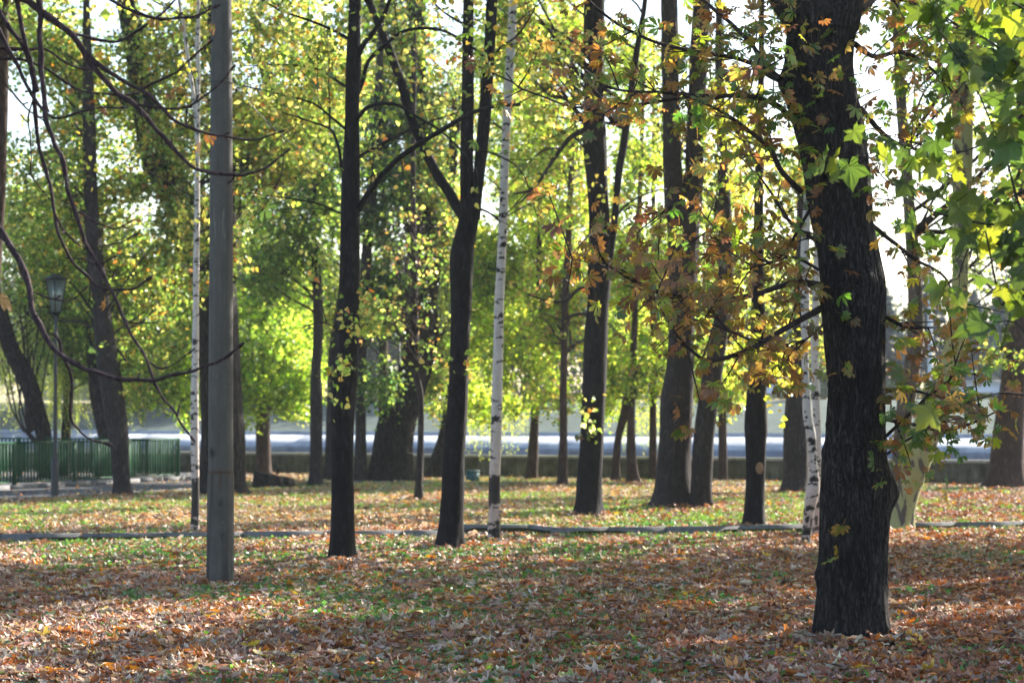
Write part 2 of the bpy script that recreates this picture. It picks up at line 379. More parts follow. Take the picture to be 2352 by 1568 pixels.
for k in range(45):
    xc = -110 + 220 * (k + .5) / 45; cc = np.array([xc, farY(xc, 120)]); uu = np.array([math.cos(WA), math.sin(WA)])
    q = [(s_ * (L_ / 2 - .02), o_, z_) for z_ in (0, 1) for s_, o_ in ((-1, -.5), (1, -.5), (1, 1.55), (-1, 1.55))]
    P_ = np.array([[*(cc + uu * l_ + nrm * o_), (-.16 + (.74 if o_ > 0 else 0) - (.35 if z_ == 0 else 0))] for l_, o_, z_ in q]); a.add(P_, QB)
build('upper_wall', a, M['far_white'], t)
a = Acc(4); along(a, 120, -110, 110, .4, .3, .68, 1.8, 6.0); build('coping', a, M['far_white'], t)
t = thing('retaining_wall', 'low mossy concrete wall with pale coping along the near river bank', 'wall', (0, 57, 0))
a = Acc(4); along(a, 57, -16, 22, .24, -.3, .47, 0, 2.2); build('wall_panel', a, M['wall_concrete'], t)  # left stretch added behind the fence to darken the view through the bars
a = Acc(4); along(a, 57, -16, 22, .32, .47, .545, 0, 2.2); build('coping', a, M['coping'], t)

# ------------------------------------------------------------------ leaves
def unit(v): return v / (np.linalg.norm(v, axis=-1, keepdims=True) + 1e-9)
def frames(tip, nrm):
    tip = unit(tip); nrm = unit(nrm - tip * np.sum(nrm * tip, -1, keepdims=True)); side = np.cross(tip, nrm)
    return np.stack([side, tip, nrm], -1)
def scatter(acc, tmpl, pos, Rm, sc, col, brown=None, bcol=None):
    """tmpl: list of (V, F, mask)"""
    pick = rng.integers(0, len(tmpl), len(pos))
    for k, (V, F, msk) in enumerate(tmpl):
        s = np.nonzero(pick == k)[0]
        if not len(s): continue
        W = np.einsum('nij,vj->nvi', Rm[s], V) * sc[s][:, None, None] + pos[s][:, None, :]
        cc = np.repeat(col[s][:, None, :], len(V), 1)
        if brown is not None:
            wgt = np.clip((msk[None, :] + brown[s][:, None] * 1.7 - 1) / .25, 0, 1)[..., None]
            cc = cc * (1 - wgt) + bcol[s][:, None, :] * wgt
        FF = F[None] + (np.arange(len(s)) * len(V))[:, None, None]
        acc.add(W.reshape(-1, 3), FF.reshape(-1, F.shape[1]), cc.reshape(-1, 3))
def pal(n, P, j=.25):
    """P: list of (weight, (r,g,b))"""
    wg = np.array([p[0] for p in P], float); c = np.array([p[1] for p in P]); i = rng.choice(len(P), n, p=wg / wg.sum())
    k = np.exp(rng.normal(0, j, (n, 1))); return np.clip(c[i] * k * np.exp(rng.normal(0, .06, (n, 3))), 0, .85)
# simple folded leaf: 2 faces; heart leaf: 6 faces
T_SIMPLE = [(np.array([[0, 0, 0], [.42, .45, h], [0, 1, -.08], [-.42, .45, h]]), np.array([[0, 1, 2], [0, 2, 3]]), np.zeros(4)) for h in (.1, .2)]
T_HEART = []
for h in (.08, .16, .25):
    v = [[0, 0, 0], [.25, -.1, h * .6], [.48, .2, h], [.34, .62, h * .7], [0, 1.05, -.12], [-.34, .62, h * .7], [-.48, .2, h], [-.25, -.1, h * .6], [0, .45, 0]]
    T_HEART.append((np.array(v), np.array([[0, 1, 2], [0, 2, 8], [8, 2, 3], [8, 3, 4], [8, 4, 5], [8, 5, 6], [8, 6, 0], [0, 6, 7]]), np.array([0, .5, .8, .8, 1, .8, .8, .5, 0])))
T_NARROW = [(np.array([[0, 0, 0], [.13, .45, .04], [0, 1, -.05], [-.13, .45, .04]]), np.array([[0, 1, 2], [0, 2, 3]]), np.zeros(4))]
def chestnut_leaf(seed):
    r = np.random.default_rng(seed); V = []; F = []; Mk = []; n0 = 0
    nl = r.choice([5, 6, 7]); droop = r.uniform(.15, 1.1)
    for k in range(nl):
        t_ = (k - (nl - 1) / 2) / ((nl - 1) / 2); ang = t_ * 1.75; L_ = (1 - .42 * abs(t_) ** 1.5) * r.uniform(.85, 1.1)
        wd = L_ * r.uniform(.17, .23); cu = droop * r.uniform(.5, 1.5); fold = r.uniform(.1, .8)
        s = np.array([.02, .3, .55, .78, 1.0]); wdt = np.array([.02, .45, .85, 1.0, .05]) * wd
        yy = s * L_ * (1 - .18 * cu * s); zz = -cu * .42 * L_ * s ** 2
        rowsv = []
        for q in range(5):
            kink = r.normal(0, .02)
            for e, xx in ((-1, -wdt[q]), (0, 0), (1, wdt[q])):
                x_, y_, z_ = xx * math.cos(fold), yy[q], zz[q] + abs(xx) * math.sin(fold) * .9 + kink * abs(e)
                rowsv.append([x_ * math.cos(ang) + y_ * math.sin(ang), -x_ * math.sin(ang) + y_ * math.cos(ang), z_])
                Mk.append(min(1, .25 + .55 * s[q] * r.uniform(.6, 1.3) + .3 * abs(e)))
        V += rowsv
        for q in range(4):
            for e in (0, 1):
                a_, b_, c_, d_ = n0 + q * 3 + e, n0 + q * 3 + e + 1, n0 + q * 3 + e + 4, n0 + q * 3 + e + 3
                F += [[a_, b_, c_], [a_, c_, d_]]
        n0 += 15
    # leaf stalk
    V += [[-.012, 0, 0], [.012, 0, 0], [.01, -.7, .12], [-.01, -.7, .12]]; F += [[n0, n0 + 1, n0 + 2], [n0, n0 + 2, n0 + 3]]; Mk += [1, 1, 1, 1]
    return np.array(V), np.array(F), np.array(Mk)
T_CHEST = [chestnut_leaf(s) for s in range(14)]
def lobed_leaf(seed, curl, deep=.5, rings=2):
    r = np.random.default_rng(seed); lobes = [(-2.25, .55), (-1.1, .85), (0, 1.0), (1.1, .85), (2.25, .55)]
    out = []
    for i, (a_, l_) in enumerate(lobes):
        l_ *= r.uniform(.9, 1.1)
        if i == 0: out.append((-2.9, .18))
        out += [(a_ - .38, l_ * r.uniform(.62, .72)), (a_ - .24, l_ * .70), (a_ - .06, l_ * .86), (a_, l_), (a_ + .09, l_ * .82), (a_ + .22, l_ * .74), (a_ + .38, l_ * r.uniform(.6, .7))]
        if i < 4: out.append(((a_ + lobes[i + 1][0]) / 2, deep * (l_ + lobes[i + 1][1]) / 2 * r.uniform(.85, 1.1)))
        else: out.append((2.9, .18))
    n = len(out); V = [[0, 0, 0]]; Mk = [0]
    for fr in ((.5, 1.0) if rings == 2 else (1.0,)):
        for (a_, l_) in out:
            V.append([math.sin(a_) * l_ * fr, math.cos(a_) * l_ * fr, 0]); Mk.append(.2 + .8 * fr * l_)
    F = [[0, 1 + i, 2 + i] for i in range(n - 1)]
    if rings == 2:
        for i in range(n - 1): F += [[1 + i, 1 + n + i, 2 + n + i], [1 + i, 2 + n + i, 2 + i]]
    V = np.array(V) * .6
    ca, cb, tw = r.normal(0, .7) * curl, r.normal(0, .9) * curl, r.uniform(0, 6.28)
    x2, y2 = V[:, 0] * math.cos(tw) + V[:, 1] * math.sin(tw), -V[:, 0] * math.sin(tw) + V[:, 1] * math.cos(tw)
    ang = np.arctan2(V[:, 0], V[:, 1]); rad = np.hypot(V[:, 0], V[:, 1])
    V[:, 2] = ca * x2 ** 2 + cb * y2 ** 2 + curl * .5 * rad ** 1.5 * np.sin(ang * r.integers(2, 5) + r.uniform(0, 6)) * .6 + .10 * rad * np.cos(ang * 5) * .5
    V[:, 2] += r.normal(0, .02 * curl + .006, len(V))
    s = r.uniform(.05, .5) * curl; V[:, 0] *= (1 - s * np.abs(V[:, 0])); V[:, 1] *= (1 - s * .6 * np.abs(V[:, 1]))
    return V, np.array(F), np.array(Mk)
T_DEAD = [lobed_leaf(s, .75 if s % 3 else 1.3) for s in range(16)]
T_DEADS = [lobed_leaf(s + 50, .8, rings=1) for s in range(8)]
T_MAPLE = [lobed_leaf(s + 90, .55, .52) for s in range(10)]
def curled(seed):    # oval dry leaf, curled lengthways
    r = np.random.default_rng(seed); c = r.uniform(.4, 1.4); V = []; s = [0, .3, .65, 1]; wv = [.03, .26, .22, .02]
    for q in range(4):
        for e in (-1, 0, 1): V.append([e * wv[q] * math.cos(c * .6), s[q] - .5, abs(e) * wv[q] * math.sin(c) + .35 * c * (s[q] - .5) ** 2])
    F = []
    for q in range(3):
        for e in (0, 1):
            a_ = q * 3 + e; F += [[a_, a_ + 1, a_ + 4], [a_, a_ + 4, a_ + 3]]
    return np.array(V), np.array(F), np.ones(12)
T_CURL = [curled(s) for s in range(6)]

LIME = [(5, (.28, .35, .05)), (4, (.20, .28, .04)), (2.8, (.41, .40, .09)), (1.8, (.10, .165, .03)), (.6, (.48, .36, .08))]
GREEN = [(4, (.12, .19, .04)), (3, (.18, .25, .05)), (2.4, (.30, .33, .08)), (1, (.06, .11, .035))]
MIXED = [(2.6, (.10, .16, .03)), (3.8, (.22, .28, .055)), (2.8, (.41, .39, .11)), (1, (.48, .33, .08)), (.4, (.42, .18, .05))]
DARKG = [(4, (.05, .095, .03)), (3, (.08, .14, .04)), (1, (.17, .23, .05))]
VIVID = [(5, (.23, .31, .045)), (3, (.33, .37, .08)), (2.5, (.12, .20, .03))]
DRY = [(2, (.40, .24, .10)), (2, (.36, .32, .12)), (3, (.22, .26, .07)), (.6, (.34, .14, .05))]
WILLOW = [(3, (.16, .22, .04)), (3, (.26, .30, .05)), (2, (.36, .36, .08))]
BLUEG = [(3, (.05, .085, .06)), (2, (.07, .10, .07))]

def cloud(acc, ctr, rad, n, size, palette, tmpl=T_SIMPLE, per=11, twig=.38, gap=.42, gsc=1.3, droop=.5, seed=0):
    """leaves on short twigs spread through an uneven volume"""
    nc = max(1, int(n / per)); pts = []
    while sum(len(p) for p in pts) < nc:
        q = unit(rng.normal(size=(nc * 3, 3))) * (rng.random((nc * 3, 1)) ** (1 / 2.2)); p = ctr + q * rad
        keep = fbm(p / gsc + seed * 3.1, 2) > gap
        edge = np.linalg.norm(q, axis=1) + .45 * (fbm(p / (gsc * .8) + 50 + seed, 2) - .5) < .97
        pts.append(p[keep & edge])
    cp = np.concatenate(pts)[:nc]
    td = unit(rng.normal(size=(nc, 3)) * [1, 1, .6] + [0, 0, -droop * .7])
    lp = np.repeat(cp, per, 0) + np.repeat(td, per, 0) * (np.tile(np.linspace(0, 1, per), nc)[:, None] * twig) + rng.normal(0, size * .7, (nc * per, 3))
    m = len(lp); tip = rng.normal(size=(m, 3)) * [1, 1, .6] + [0, 0, -droop]; nr = rng.normal(size=(m, 3)) + [0, -.2, .5]
    clump = np.repeat(np.exp(rng.normal(0, .32, (nc, 1))), per, 0)
    scatter(acc, tmpl, lp, frames(tip, nr), size * 1.08 * rng.uniform(.55, 1.4, m), np.clip(pal(m, palette) * clump, 0, .8))
    return cp
def strands(acc, ctr, rad, n, ln, size, palette):
    """hanging willow rods with narrow leaves"""
    p = ctr + (rng.random((n, 3)) * 2 - 1) * rad; L_ = ln * rng.uniform(.5, 1.1, n); per = 26
    t = np.tile(np.linspace(0, 1, per), n); dr = np.repeat(rng.normal(0, .10, (n, 2)), per, 0)
    lp = np.repeat(p, per, 0); lp[:, 2] -= t * np.repeat(L_, per); lp[:, :2] += dr * (t ** 1.5)[:, None] + rng.normal(0, .025, (len(lp), 2))
    m = len(lp); tip = rng.normal(0, .45, (m, 3)) + [0, 0, -1]; nr = rng.normal(size=(m, 3))
    scatter(acc, T_NARROW, lp, frames(tip, nr), size * rng.uniform(.7, 1.3, m), pal(m, palette))

# ------------------------------------------------------------------ trunks and branches
def trunk_mesh(prof, Y, topz=None, sides=20, step=.12, amp=.03, lobes=.05, seed=0, bark_k=(9, 1.6), flare=.18, lean=None, colf=None, y_extra=0., ext_r=.45):
    """prof: rows (photo y, left x, right x) from the foot upward, all at depth Y"""
    P = []
    for (y, xl, xr) in prof:
        c = at((xl + xr) / 2, y, Y); P.append([c[0], c[1], c[2], (xr - xl) / 2 / ppm(Y)])
    P = np.array(P); z0 = P[0, 2]
    if abs(z0) < .25 and y_extra == 0: P[0, 2] = 0.0
    if topz is not None and P[-1, 2] < topz:
        d = (P[-1] - P[-3 if len(P) > 2 else -2]); d /= max(.2, d[2]); h = topz - P[-1, 2]
        P = np.vstack([P, [P[-1, 0] + d[0] * h * .35, Y, P[-1, 2] + h * .5, P[-1, 3] * (1 + ext_r) / 2], [P[-1, 0] + d[0] * h * .55, Y, topz, P[-1, 3] * ext_r * .6]])
    S = spline(P, step); S[:, 3] = np.maximum(S[:, 3], .008)
    n = len(S); a = np.linspace(0, 2 * math.pi, sides, endpoint=False)
    A, Z = np.meshgrid(a, S[:, 2])
    nz = fbm(np.stack([np.cos(A) * bark_k[0] / 3 + seed, np.sin(A) * bark_k[0] / 3, Z * bark_k[1]], -1), 3) - .5
    lb = fbm(np.stack([np.cos(A) * .8 + seed * 7, np.sin(A) * .8, Z * .7], -1), 2) - .5
    fl = flare * np.exp(-np.clip(Z, 0, 9) / .13) * (1 + .8 * np.sin(A * 4 + seed)) if abs(z0) < .25 else 0
    rr = S[:, 3:4] * (1 + lobes * 2 * lb + fl) + amp * 2 * nz * np.minimum(1, S[:, 3:4] / .12)
    V = np.stack([S[:, 0:1] + rr * np.cos(A), S[:, 1:2] + rr * np.sin(A), Z], -1)
    if abs(z0) < .25: V[0, :, 2] = -.05
    idx = np.arange(n * sides).reshape(n, sides); nx = np.roll(idx, -1, 1)
    F = np.stack([idx[:-1], nx[:-1], nx[1:], idx[1:]], -1).reshape(-1, 4)
    col = None
    if colf is not None: col = colf(A, Z, V).reshape(-1, 3)
    return V.reshape(-1, 3), F, S, col
def branch_pts(px, Y, dY=0., dirs=None, r0=8., r1=2., step=.12):
    """px: photo points along the branch; dY: how far its end sits nearer or farther than its start"""
    m = len(px); P = []
    for i, (x, y) in enumerate(px):
        t = i / (m - 1); Yi = Y + dY * t; q = at(x, y, Yi)
        P.append([*q, (r0 + (r1 - r0) * t) / 2 / ppm(Yi)])
    return spline(np.array(P), step)
def branch(tree, px, Y, dY, r0, r1, mat, sides=8, name='branch', step=.1, acc=None):
    S = branch_pts(px, Y, dY, r0=r0, r1=r1, step=step)
    S[:, :3] += (fbm(S[:, :3] * 3.0, 2)[:, None] - .5) * .03
    a = acc or Acc(4); tube(a, S[:, :3], S[:, 3], sides, wob=.12)
    if acc is None: build(name, a, mat, tree, True)
    return S
def twigs_from(acc, S, n, L_, r, up=.2, side=1.0, sides=4, kids=2):
    """side shoots from a branch path; returns tips (pos, dir)"""
    out = []
    for k in range(n):
        i = rng.integers(int(len(S) * .12), len(S) - 1); p = S[i, :3]; T = unit(S[min(i + 1, len(S) - 1), :3] - S[i - 1, :3])
        d = unit(T * rng.uniform(.2, 1) + rng.normal(0, .55 * side, 3) + [0, 0, up]); l = L_ * rng.uniform(.4, 1.2)
        b = d + rng.normal(0, .25, 3) + [0, 0, .15]
        pts = np.array([p, p + d * l * .4, p + d * l * .7 + b * l * .1, p + (d * .8 + unit(b) * .25) * l])
        Q = spline(pts, l / 5); tube(acc, Q, np.linspace(r, r * .45, len(Q)), sides)
        out.append((Q[-1], unit(Q[-1] - Q[-2])))
        if len(Q) > 3: out.append((Q[len(Q) // 2], d))
    return out
def limbs(acc, S, cp, n, r0=.035, up=.35):
    """branches from a trunk axis S out to some of the leaf twigs cp"""
    zt = S[:, 2]
    if not len(cp): return
    for k in range(n):
        p = cp[rng.integers(len(cp))]; zz = p[2] - np.hypot(*(p[:2] - S[len(S) // 2, :2])) * rng.uniform(.3, .9) - .2
        i = int(np.clip(np.searchsorted(zt, zz), len(S) * .25, len(S) - 1)); s = S[i, :3]
        l = np.linalg.norm(p - s); m = (s + p) / 2 + np.array([0, 0, up * l * rng.uniform(-.2, .5)]) + rng.normal(0, .07 * l, 3)
        q1 = s * .75 + m * .25 + rng.normal(0, .03 * l, 3)
        Q = spline(np.array([s, q1, m, (m + p) / 2 + rng.normal(0, .05 * l, 3), p]), max(.12, l / 12)); rr = min(r0 * rng.uniform(.5, 1.2), S[i, 3] * .5)
        tube(acc, Q, np.linspace(rr, .005, len(Q)), 5)
        for j in range(3):
            h = rng.integers(len(Q) // 3, len(Q)); o = Q[h]; c2 = cp[rng.integers(len(cp), size=12)]; e = c2[np.argmin(np.linalg.norm(c2 - o, axis=1))]
            e = o + (e - o) * min(1, 1.6 / (np.linalg.norm(e - o) + .01)); Q2 = spline(np.array([o, (o + e) / 2 + rng.normal(0, .12, 3), e]), .2)
            tube(acc, Q2, np.linspace(.010, .004, len(Q2)), 4)

exec_trees = []
def tree(name, label, prof, Y=None, mat='dark_bark', blobs=(), palette=MIXED, lai=2.2, size=.085, topz=12., upper=None, group=None, sides=20,
         amp=.012, tmpl=T_SIMPLE, stems=(), nl=14, gap=.42, mmat='leaf', seed=0, twm='twig', step=.12, bark_k=(9, 1.6), upal=None, flare=.28, ulai=1.0, lobes=.05):
    """trunk from its outline, crown from clumps (x, y, rx, ry, dY, rY) placed at the tree's depth"""
    Y = Y or gy(prof[0][0]); base = at((prof[0][1] + prof[0][2]) / 2, prof[0][0], Y); base[2] = 0
    t = thing(name, label, 'tree', base, group)
    a = Acc(4); V, F, S, _ = trunk_mesh(prof, Y, topz, sides, step, amp, lobes, seed, bark_k, flare); a.add(V, F)
    build('trunk', a, M[mat], t, True)
    SS = [S]
    for sp in stems:
        a = Acc(4); V, F, S2, _ = trunk_mesh(sp['prof'], Y + sp.get('dY', 0), sp.get('topz', topz), sides, step, amp, lobes, seed + 5, bark_k, 0, y_extra=1)
        a.add(V, F); build('stem', a, M[sp.get('mat', mat)], t, True); SS.append(S2)
    la = Acc(3); tw = Acc(4); allc = []
    for bi, b in enumerate(blobs):
        x, y, rx, ry = b[:4]; dY = b[4] if len(b) > 4 else 0; k = ppm(Y + dY); c = at(x, y, Y + dY)
        rad = np.array([rx / k, b[5] if len(b) > 5 else max(rx, ry) / k * .8, ry / k]); lv = lai * (b[6] if len(b) > 6 else 1)
        n = 1.9 * lv * math.pi * rad[0] * rad[2] / (.5 * size * size)
        cp = cloud(la, c, rad, n, size, palette, tmpl, gap=gap, seed=seed + bi); allc.append(cp)
    if allc:
        cps = np.concatenate(allc)
        for q in range(int(nl * 1.6)):
            limbs(tw, SS[q % len(SS)], cps, 1)
    if upper and Y < 36:  # unseen upper crown, leafed to shade the ground below
        for (dx, dy, z, r, h) in upper:
            c = np.array([S[-1, 0] + dx, Y + dy, z]); n = ulai * math.pi * r * r / (.5 * .17 * .17)
            cp = cloud(la, c, np.array([r, r, h]), n, .17, upal or palette, T_SIMPLE, twig=.5, gap=.45, gsc=2.0, seed=seed + 9); limbs(tw, SS[-1], cp, 8, .05)
    if la.n: build('crown', la, M[mmat], t)
    if tw.n: build('twigs', tw, M[twm], t, True)
    return t, SS

# ------------------------------------------------------------------ the big horse chestnut at the right
YC = gy(1465)
prof = [(1465, 1878, 2036), (1440, 1876, 2034), (1400, 1877, 2034), (1320, 1881, 2036), (1260, 1883, 2038), (1200, 1884, 2043), (1150, 1885, 2046), (1100, 1887, 2044), (1050, 1890, 2036),
        (1000, 1896, 2034), (940, 1900, 2033), (900, 1902, 2031), (840, 1898, 2032), (784, 1894, 2032), (700, 1886, 2034), (650, 1884, 2034), (600, 1880, 2024), (550, 1872, 2014), (500, 1862, 2004),
        (400, 1846, 1998), (300, 1826, 1984), (240, 1808, 1972), (200, 1798, 1964), (150, 1802, 1958), (100, 1806, 1960), (40, 1812, 1974)]
base = at(1957, 1465, YC); base[2] = 0
ct = thing('horse_chestnut_tree', 'thick dark horse chestnut with deeply furrowed bark and browning leaves, nearest trunk at right', 'tree', base)
a = Acc(4); V, F, SC, _ = trunk_mesh(prof, YC, None, 150, .02, .017, .025, 3, (40, 4.0), .13)
# burls and knots on the bark
for (x, y, dy, r, h) in ((1800, 188, 0, .07, .55), (2050, 1130, 0, .085, .6), (1886, 1322, 0, .05, .6), (1890, 1035, 0, .03, .5), (1968, 1110, -.2, .035, .8), (2030, 1345, -.05, .03, .5), (1896, 975, -.05, .03, .5), (1990, 640, -.2, .05, .5)):
    c = at(x, y, YC + dy); d = V - c; q = np.linalg.norm(d * [1, 1, .8], axis=1); k = np.exp(-(q / r) ** 2)
    ax = np.stack([V[:, 0] - np.interp(V[:, 2], SC[:, 2], SC[:, 0]), V[:, 1] - YC, 0 * V[:, 0]], 1); V = V + unit(ax) * (k * r * h)[:, None]
a.add(V, F); build('trunk', a, M['chestnut_bark'], ct, True)
stem_px = [([(70, 1806, 1970), (30, 1782, 1925), (0, 1764, 1888), (-60, 1735, 1835), (-160, 1700, 1790), (-320, 1660, 1730)], 0.0), ([(70, 1850, 1972), (0, 1872, 1984), (-80, 1900, 1992), (-250, 1930, 2000), (-400, 1950, 2000)], .1)]
STEMS = []
for pr, dY in stem_px:
    a = Acc(4); V, F, S, _ = trunk_mesh(pr, YC + dY, 8.5, 60, .05, .012, .03, 5, (20, 2.4), 0, y_extra=1); a.add(V, F); build('stem', a, M['chestnut_bark'], ct, True); STEMS.append(S)
CB = [  # photo points, depth change, widths
    ([(1888, 655), (1850, 650), (1819, 649), (1739, 675), (1663, 688), (1603, 684), (1530, 673), (1472, 655), (1420, 626), (1386, 594), (1368, 545)], -1.2, 16, 3),
    ([(1472, 655), (1430, 622), (1380, 610), (1325, 600), (1303, 593)], -.3, 4, 2),
    ([(1886, 708), (1850, 728), (1799, 756), (1733, 797), (1680, 816), (1623, 826), (1588, 800), (1553, 759), (1516, 701), (1490, 678)], -1.6, 17, 3),
    ([(1760, 783), (1720, 775), (1684, 759), (1630, 742), (1574, 730), (1530, 719)], -.4, 6, 3),
    ([(1905, 571), (1849, 537), (1808, 499), (1770, 440), (1740, 400)], .5, 12, 4),
    ([(1840, 440), (1800, 400), (1768, 340), (1718, 300), (1680, 270), (1633, 245), (1568, 220)], -.8, 14, 5),
    ([(1812, 270), (1790, 245), (1768, 232), (1718, 222), (1618, 220), (1580, 217), (1508, 214), (1436, 211), (1378, 197)], -1.0, 15, 4),
    ([(1600, 222), (1523, 233), (1470, 240), (1421, 243), (1323, 246), (1242, 220), (1190, 200), (1161, 168)], .6, 8, 3),
    ([(1806, 190), (1750, 155), (1690, 135), (1624, 124), (1575, 113), (1497, 93), (1421, 55), (1352, 0), (1320, -40)], -.6, 12, 5),
    ([(1790, 185), (1758, 165), (1738, 120), (1688, 65), (1618, 0), (1580, -50)], .9, 13, 7),
    ([(1862, 480), (1780, 600), (1700, 560), (1640, 520), (1600, 470)], 1.0, 8, 3),
    ([(1568, 455), (1520, 490), (1480, 520), (1440, 560)], -.2, 5, 2),
    ([(2034, 726), (2071, 747), (2110, 752), (2143, 751)], -.4, 11, 4),
    ([(2033, 894), (2070, 892), (2109, 896), (2165, 912), (2229, 920)], -.8, 10, 4),
    ([(2034, 961), (2090, 971), (2165, 988), (2229, 973), (2289, 944)], -1.0, 10, 4),
    ([(2036, 1000), (2090, 950), (2139, 901), (2176, 879), (2190, 850), (2197, 826)], -.5, 8, 4),
    ([(2040, 1040), (2070, 1018), (2128, 984), (2191, 939)], -.8, 7, 3),
    ([(1975, 250), (2020, 300), (2060, 330), (2120, 350), (2180, 400)], 1.2, 14, 5),
    ([(1965, 100), (2010, 130), (2070, 120), (2140, 160), (2210, 240)], 1.5, 14, 5),
    ([(2004, 520), (2060, 560), (2110, 600), (2170, 640), (2200, 700)], 1.0, 11, 4),
    ([(1980, 20), (2030, -10), (2100, 10), (2180, 60), (2240, 60)], 2.0, 14, 5),
    ([(1880, 620), (1820, 590), (1740, 610), (1690, 590), (1640, 560)], .5, 8, 3),
    ([(1890, 745), (1850, 780), (1810, 790), (1790, 850)], .3, 6, 3),
]
small = Acc(4); tips = []
for px, dY, r0, r1 in CB:
    s0 = YC + (.1 if px[0][0] > 1950 else -.02)
    if px[0][0] < 1800: s0 = YC - .7
    S = branch(ct, px, s0, dY, r0, r1, M['twig'], 9, step=.06)
    tips += twigs_from(small, S, max(4, int(len(S) / 3.2)), .38, .006, .12)
    tips.append((S[-1, :3], unit(S[-1, :3] - S[-2, :3])))
for S in STEMS: tips += twigs_from(small, S, 20, .9, .012, .1)
# short sprouts straight out of the trunk bark
for k in range(26):
    i = rng.integers(int(len(SC) * .66), len(SC) - 1); an = rng.uniform(math.pi * 1.0, math.pi * 2.0)
    p = SC[i, :3] + np.array([math.cos(an), math.sin(an), 0]) * SC[i, 3] * .98; d = unit(np.array([math.cos(an), math.sin(an), rng.uniform(-.2, .5)])); q = p + d * rng.uniform(.05, .28)
    tube(small, np.array([p, (p + q) / 2 + [0, 0, .01], q]), .004, 4); tips.append((q, d))
for (x, y) in ((1921, 1237), (2010, 1045), (1905, 880), (2040, 1000)):
    p = at(x, y, YC - .23); tips.append((p, np.array([0, -1, .2])))
CW = [(4, (.075, .15, .025)), (3, (.12, .20, .03)), (1.5, (.19, .26, .03)), (.6, (.30, .30, .04))]
BRN = [(4, (.24, .11, .04)), (3, (.34, .18, .055)), (1.5, (.15, .07, .035)), (.6, (.42, .25, .05))]
def chestnut_foliage(acc, tips, per, spread, size, brown_shift=0.):
    P = np.array([t[0] for t in tips]); D = np.array([t[1] for t in tips]); P = np.repeat(P, per, 0); D = np.repeat(D, per, 0); m = len(P)
    pos = P + rng.normal(0, spread, (m, 3)) + D * rng.uniform(-.05, .1, (m, 1))
    tip = D * .35 + rng.normal(0, .6, (m, 3)) * [1, 1, .7] + [0, 0, -.3]; nr = rng.normal(0, .6, (m, 3)) + [0, -.1, .9]
    clu = (fbm(pos * 1.4, 2) - .5) * 1.4
    br = np.clip(rng.beta(.7, 1.9, m) * .78 + clu * .25 + .05 + .16 * np.exp(-((pos[:, 0] - 1.35) / .8) ** 2 - ((pos[:, 2] - 2.2) / .45) ** 2), 0, 1)
    scatter(acc, T_CHEST, pos, frames(tip, nr), size * rng.uniform(.6, 1.25, m), pal(m, CW, .2), br, pal(m, BRN, .22))
lv = Acc(3); chestnut_foliage(lv, tips, 5, .11, .092)
# the crown continues above the picture
hi = []
for k in range(620):
    q = unit(rng.normal(size=3)) * rng.random() ** .4; p = np.array([base[0] + .2, YC + .8, 7.0]) + q * [3.6, 3.6, 2.3]
    if p[2] > 4.9: hi.append((p, unit(rng.normal(size=3))))
chestnut_foliage(lv, hi, 4, .22, .14)
build('twigs', small, M['twig'], ct, True)
build('crown', lv, M['leaf_chestnut'], ct)
upb = Acc(4)
for k in range(26):
    p, d = hi[rng.integers(len(hi))]; S = STEMS[k % 2]; i = rng.integers(len(S) // 3, len(S)); s = S[i, :3]; m = (s + p) / 2 + [0, 0, .3]
    Q = spline(np.array([s, m, p]), .2); tube(upb, Q, np.linspace(.035, .008, len(Q)), 6)
build('upper_branches', upb, M['twig'], ct, True)

# ------------------------------------------------------------------ concrete pole
YP = gy(1340); base = at(506, 1340, YP); base[2] = 0
t = thing('concrete_pole', 'tall round grey concrete utility pole with a rust stained collar', 'utility pole', base)
def pole_col(A, Z, V):
    c = np.full(Z.shape + (3,), .5); ring = np.exp(-((Z - 1.0) / .012) ** 2); low = (Z < 1.0)
    st = fbm(np.stack([np.cos(A) * 4, np.sin(A) * 4, Z * .9], -1), 3)
    c *= (1 - .45 * np.clip((st - .48) * 5, 0, 1) * np.where(low, 1, .3))[..., None]
    rust = np.clip(ring + np.exp(-((Z - .93) / .08) ** 2) * (fbm(np.stack([np.cos(A) * 7, np.sin(A) * 7, Z * 2], -1), 2) > .5) * .6, 0, 1)[..., None]
    c = c * (1 - rust) + np.array([.42, .22, .12]) * rust
    for (az, z, r) in ((-2.2, 1.17, .035), (-1.45, .73, .02), (-2.35, 1.19, .02), (-1.3, .45, .012)):
        k = np.exp(-(((A - (az % 6.283)) * .12) ** 2 + (Z - z) ** 2) / r ** 2)[..., None]; c = c * (1 - k) + .06 * k
    scr = (fbm(np.stack([A * 14, Z * 2.2 - A * 2, Z * 0], -1), 2) > .62) & (np.abs(Z - 3.45 - .25 * np.sin(A)) < .14)
    return np.where(scr[..., None], c * 1.5 + .1, c)
a = Acc(4); V, F, S, col = trunk_mesh([(1340, 474, 538), (1200, 475.5, 537.5), (1090, 477, 537), (1083, 478.5, 536), (900, 479, 535.5), (600, 481, 535), (300, 483, 534), (100, 485, 533), (0, 486, 532)], YP, 9.2, 72, .03, .0012, .006, 1, (20, 3), 0, colf=pole_col, ext_r=.8)
a.add(V, F, col); build('shaft', a, M['pole'], t, True)
a = Acc(4); q = np.linspace(0, 2 * math.pi, 40); c = at(508, 190, YP)
tube(a, np.stack([c[0] + .110 * np.cos(q), YP + .110 * np.sin(q), c[2] + 0 * q], 1), .004, 5); build('wire_loop', a, M['lamp_metal'], t)
a = Acc(4); tube(a, spline(np.array([at(534, 192, YP), at(620, 285, YP + 1), at(702, 352, YP + 1.7), at(780, 396, gy(1288) - .15)]), .3), .003, 4)
